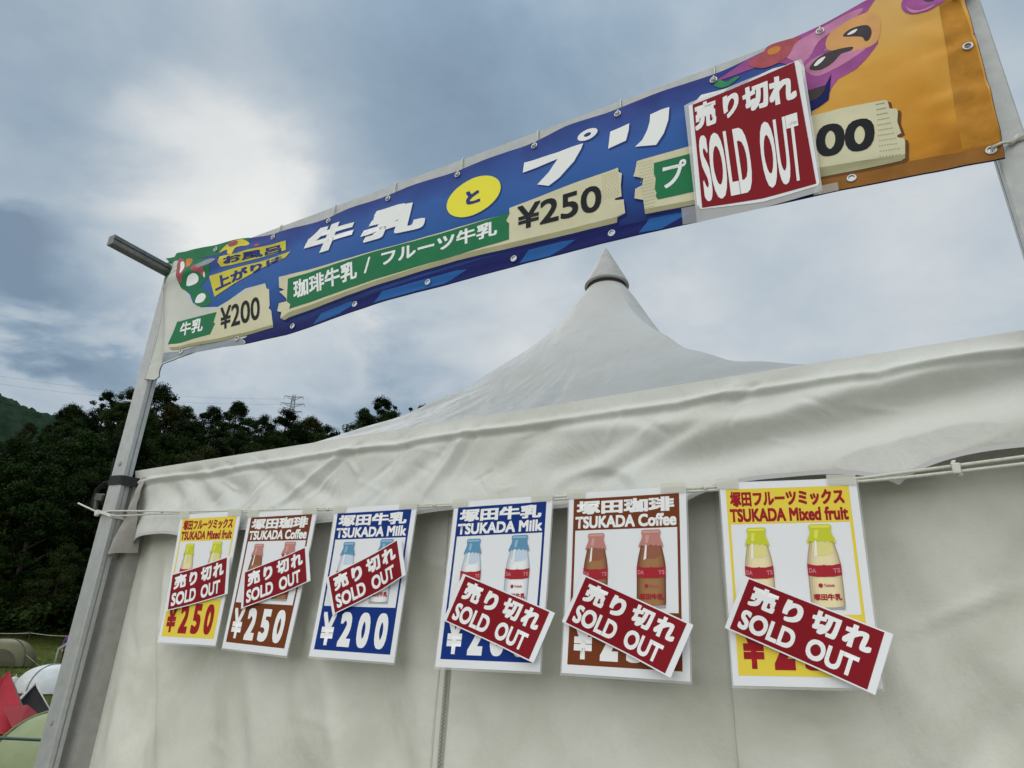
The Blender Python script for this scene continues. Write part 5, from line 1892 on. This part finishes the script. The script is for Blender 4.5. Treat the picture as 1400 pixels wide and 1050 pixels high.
# person in purple, standing beyond the post
def make_person(x, y, rz):
    J = {'pelvis': ((0, 0, 0.93), 0.155), 'waist': ((0, 0.01, 1.08), 0.135), 'chest': ((0, 0.015, 1.30), 0.165), 'neck0': ((0, 0.01, 1.46), 0.075), 'neck': ((0, -0.01, 1.53), 0.058),
         'jaw': ((0, -0.035, 1.60), 0.078), 'head': ((0, -0.02, 1.69), 0.098), 'crown': ((0, -0.01, 1.765), 0.07)}
    E_ = [('pelvis', 'waist'), ('waist', 'chest'), ('chest', 'neck0'), ('neck0', 'neck'), ('neck', 'jaw'), ('jaw', 'head'), ('head', 'crown')]
    for s, n in ((-1, 'a'), (1, 'b')):
        J['sh' + n] = ((s * 0.185, 0.01, 1.42), 0.066)
        J['el' + n] = ((s * 0.235, 0.0, 1.14), 0.047)
        J['wr' + n] = ((s * 0.215, -0.10, 0.90), 0.032)
        J['ha' + n] = ((s * 0.205, -0.13, 0.82), 0.034)
        J['hip' + n] = ((s * 0.095, 0, 0.88), 0.105)
        J['kn' + n] = ((s * 0.11, -0.015, 0.48), 0.066)
        J['an' + n] = ((s * 0.12, 0.02, 0.09), 0.045)
        J['to' + n] = ((s * 0.14, -0.16, 0.035), 0.036)
        E_ += [('chest', 'sh' + n), ('sh' + n, 'el' + n), ('el' + n, 'wr' + n), ('wr' + n, 'ha' + n), ('pelvis', 'hip' + n), ('hip' + n, 'kn' + n), ('kn' + n, 'an' + n), ('an' + n, 'to' + n)]
        for f in range(5):
            dx = (f - 1.5) * 0.017 if f < 4 else -s * 0.03
            J[f'f{f}{n}'] = ((s * 0.205 + dx, -0.155 - 0.01 * f, 0.74 - (0.012 if f in (1, 2) else 0) + (0.05 if f == 4 else 0)), 0.009)
            E_.append(('ha' + n, f'f{f}{n}'))
    idx = {k: i for i, k in enumerate(J)}
    me = bpy.data.meshes.new('person')
    me.from_pydata([v[0] for v in J.values()], [(idx[a], idx[b]) for a, b in E_], [])
    o = bpy.data.objects.new('person', me)
    COL.objects.link(o)
    sk = o.modifiers.new('skin', 'SKIN')
    for i, v in enumerate(J.values()):
        me.skin_vertices[0].data[i].radius = (v[1], v[1])
    me.skin_vertices[0].data[0].use_root = True
    sub = o.modifiers.new('smooth', 'SUBSURF')
    sub.levels = sub.render_levels = 2
    dg = bpy.context.evaluated_depsgraph_get()
    bm_ = bpy.data.meshes.new_from_object(o.evaluated_get(dg))
    o.modifiers.clear()
    o.data = bm_
    for m_ in (mat('skin', (0.48, 0.30, 0.22), 0.6), mat('purple_jacket', (0.12, 0.05, 0.19), 0.7, var=0.1), mat('dark_trousers', (0.02, 0.02, 0.028), 0.8), mat('dark_shoes', (0.03, 0.03, 0.03), 0.6)):
        bm_.materials.append(m_)
    for p_ in bm_.polygons:
        c_ = p_.center
        p_.use_smooth = True
        p_.material_index = 3 if c_.z < 0.10 else 2 if (c_.z < 0.96 and abs(c_.x) < 0.19 and c_.y > -0.09) else 0 if (c_.z > 1.49 or c_.z < 0.88) else 1
    o.location = ground_at(x, y)
    o.rotation_euler = (0, 0, rz)
    tag(o, 'person in a purple jacket and dark trousers standing by the left post', 'person')
    # hair
    hb = bmesh.new()
    bmesh.ops.create_uvsphere(hb, u_segments=20, v_segments=14, radius=0.118)
    for v in hb.verts:
        v.co.z *= 1.12
    bmesh.ops.delete(hb, geom=[v for v in hb.verts if v.co.z < -0.10 or (v.co.y < -0.04 and v.co.z < 0.05)], context='VERTS')
    h = obj('hair', hb, mat('dark_hair', (0.02, 0.016, 0.014), 0.6), o, True)
    h.location = (0, -0.005, 1.705)
    fb = bmesh.new()
    for s in (-1, 1):
        add_box(fb, (s * 0.035, -0.112, 1.690), (0.024, 0.01, 0.010), None, 0.003)
    obj('eyes', fb, mat('dark_eye', (0.03, 0.02, 0.02), 0.3), o)
    fb = bmesh.new()
    add_box(fb, (0, -0.118, 1.655), (0.024, 0.03, 0.045), Matrix.Rotation(R(-12), 3, 'X'), 0.008)
    add_box(fb, (0, -0.106, 1.615), (0.045, 0.01, 0.010), None, 0.003)
    obj('face', fb, MATS['skin'], o)


make_person(-36.2, 18.9, R(58))

# grass blades over the visible part of the meadow
rnd = random.Random(9)
vs, fs = [], []
for _ in range(26000):
    az = rnd.uniform(-73, -58)
    r = 12 + 46 * rnd.random() ** 0.8
    x, y = polar(az, r)
    z = ground_z(x, y)
    a = rnd.uniform(0, 6.28)
    w, h = rnd.uniform(0.008, 0.02), rnd.uniform(0.06, 0.2)
    i = len(vs)
    lx, ly = rnd.gauss(0, 0.05), rnd.gauss(0, 0.05)
    vs += [(x - w * math.cos(a), y - w * math.sin(a), z - 0.02), (x + w * math.cos(a), y + w * math.sin(a), z - 0.02), (x + lx, y + ly, z + h)]
    fs.append((i, i + 1, i + 2))
me = bpy.data.meshes.new('grass')
me.from_pydata(vs, [], fs)
gm = mat('grass_blades', (0.11, 0.14, 0.035), 0.8, 0.1, var=0.4, var_scale=0.6)
tag(link_mesh('grass', me, gm), 'short meadow grass', 'grass', kind='stuff')
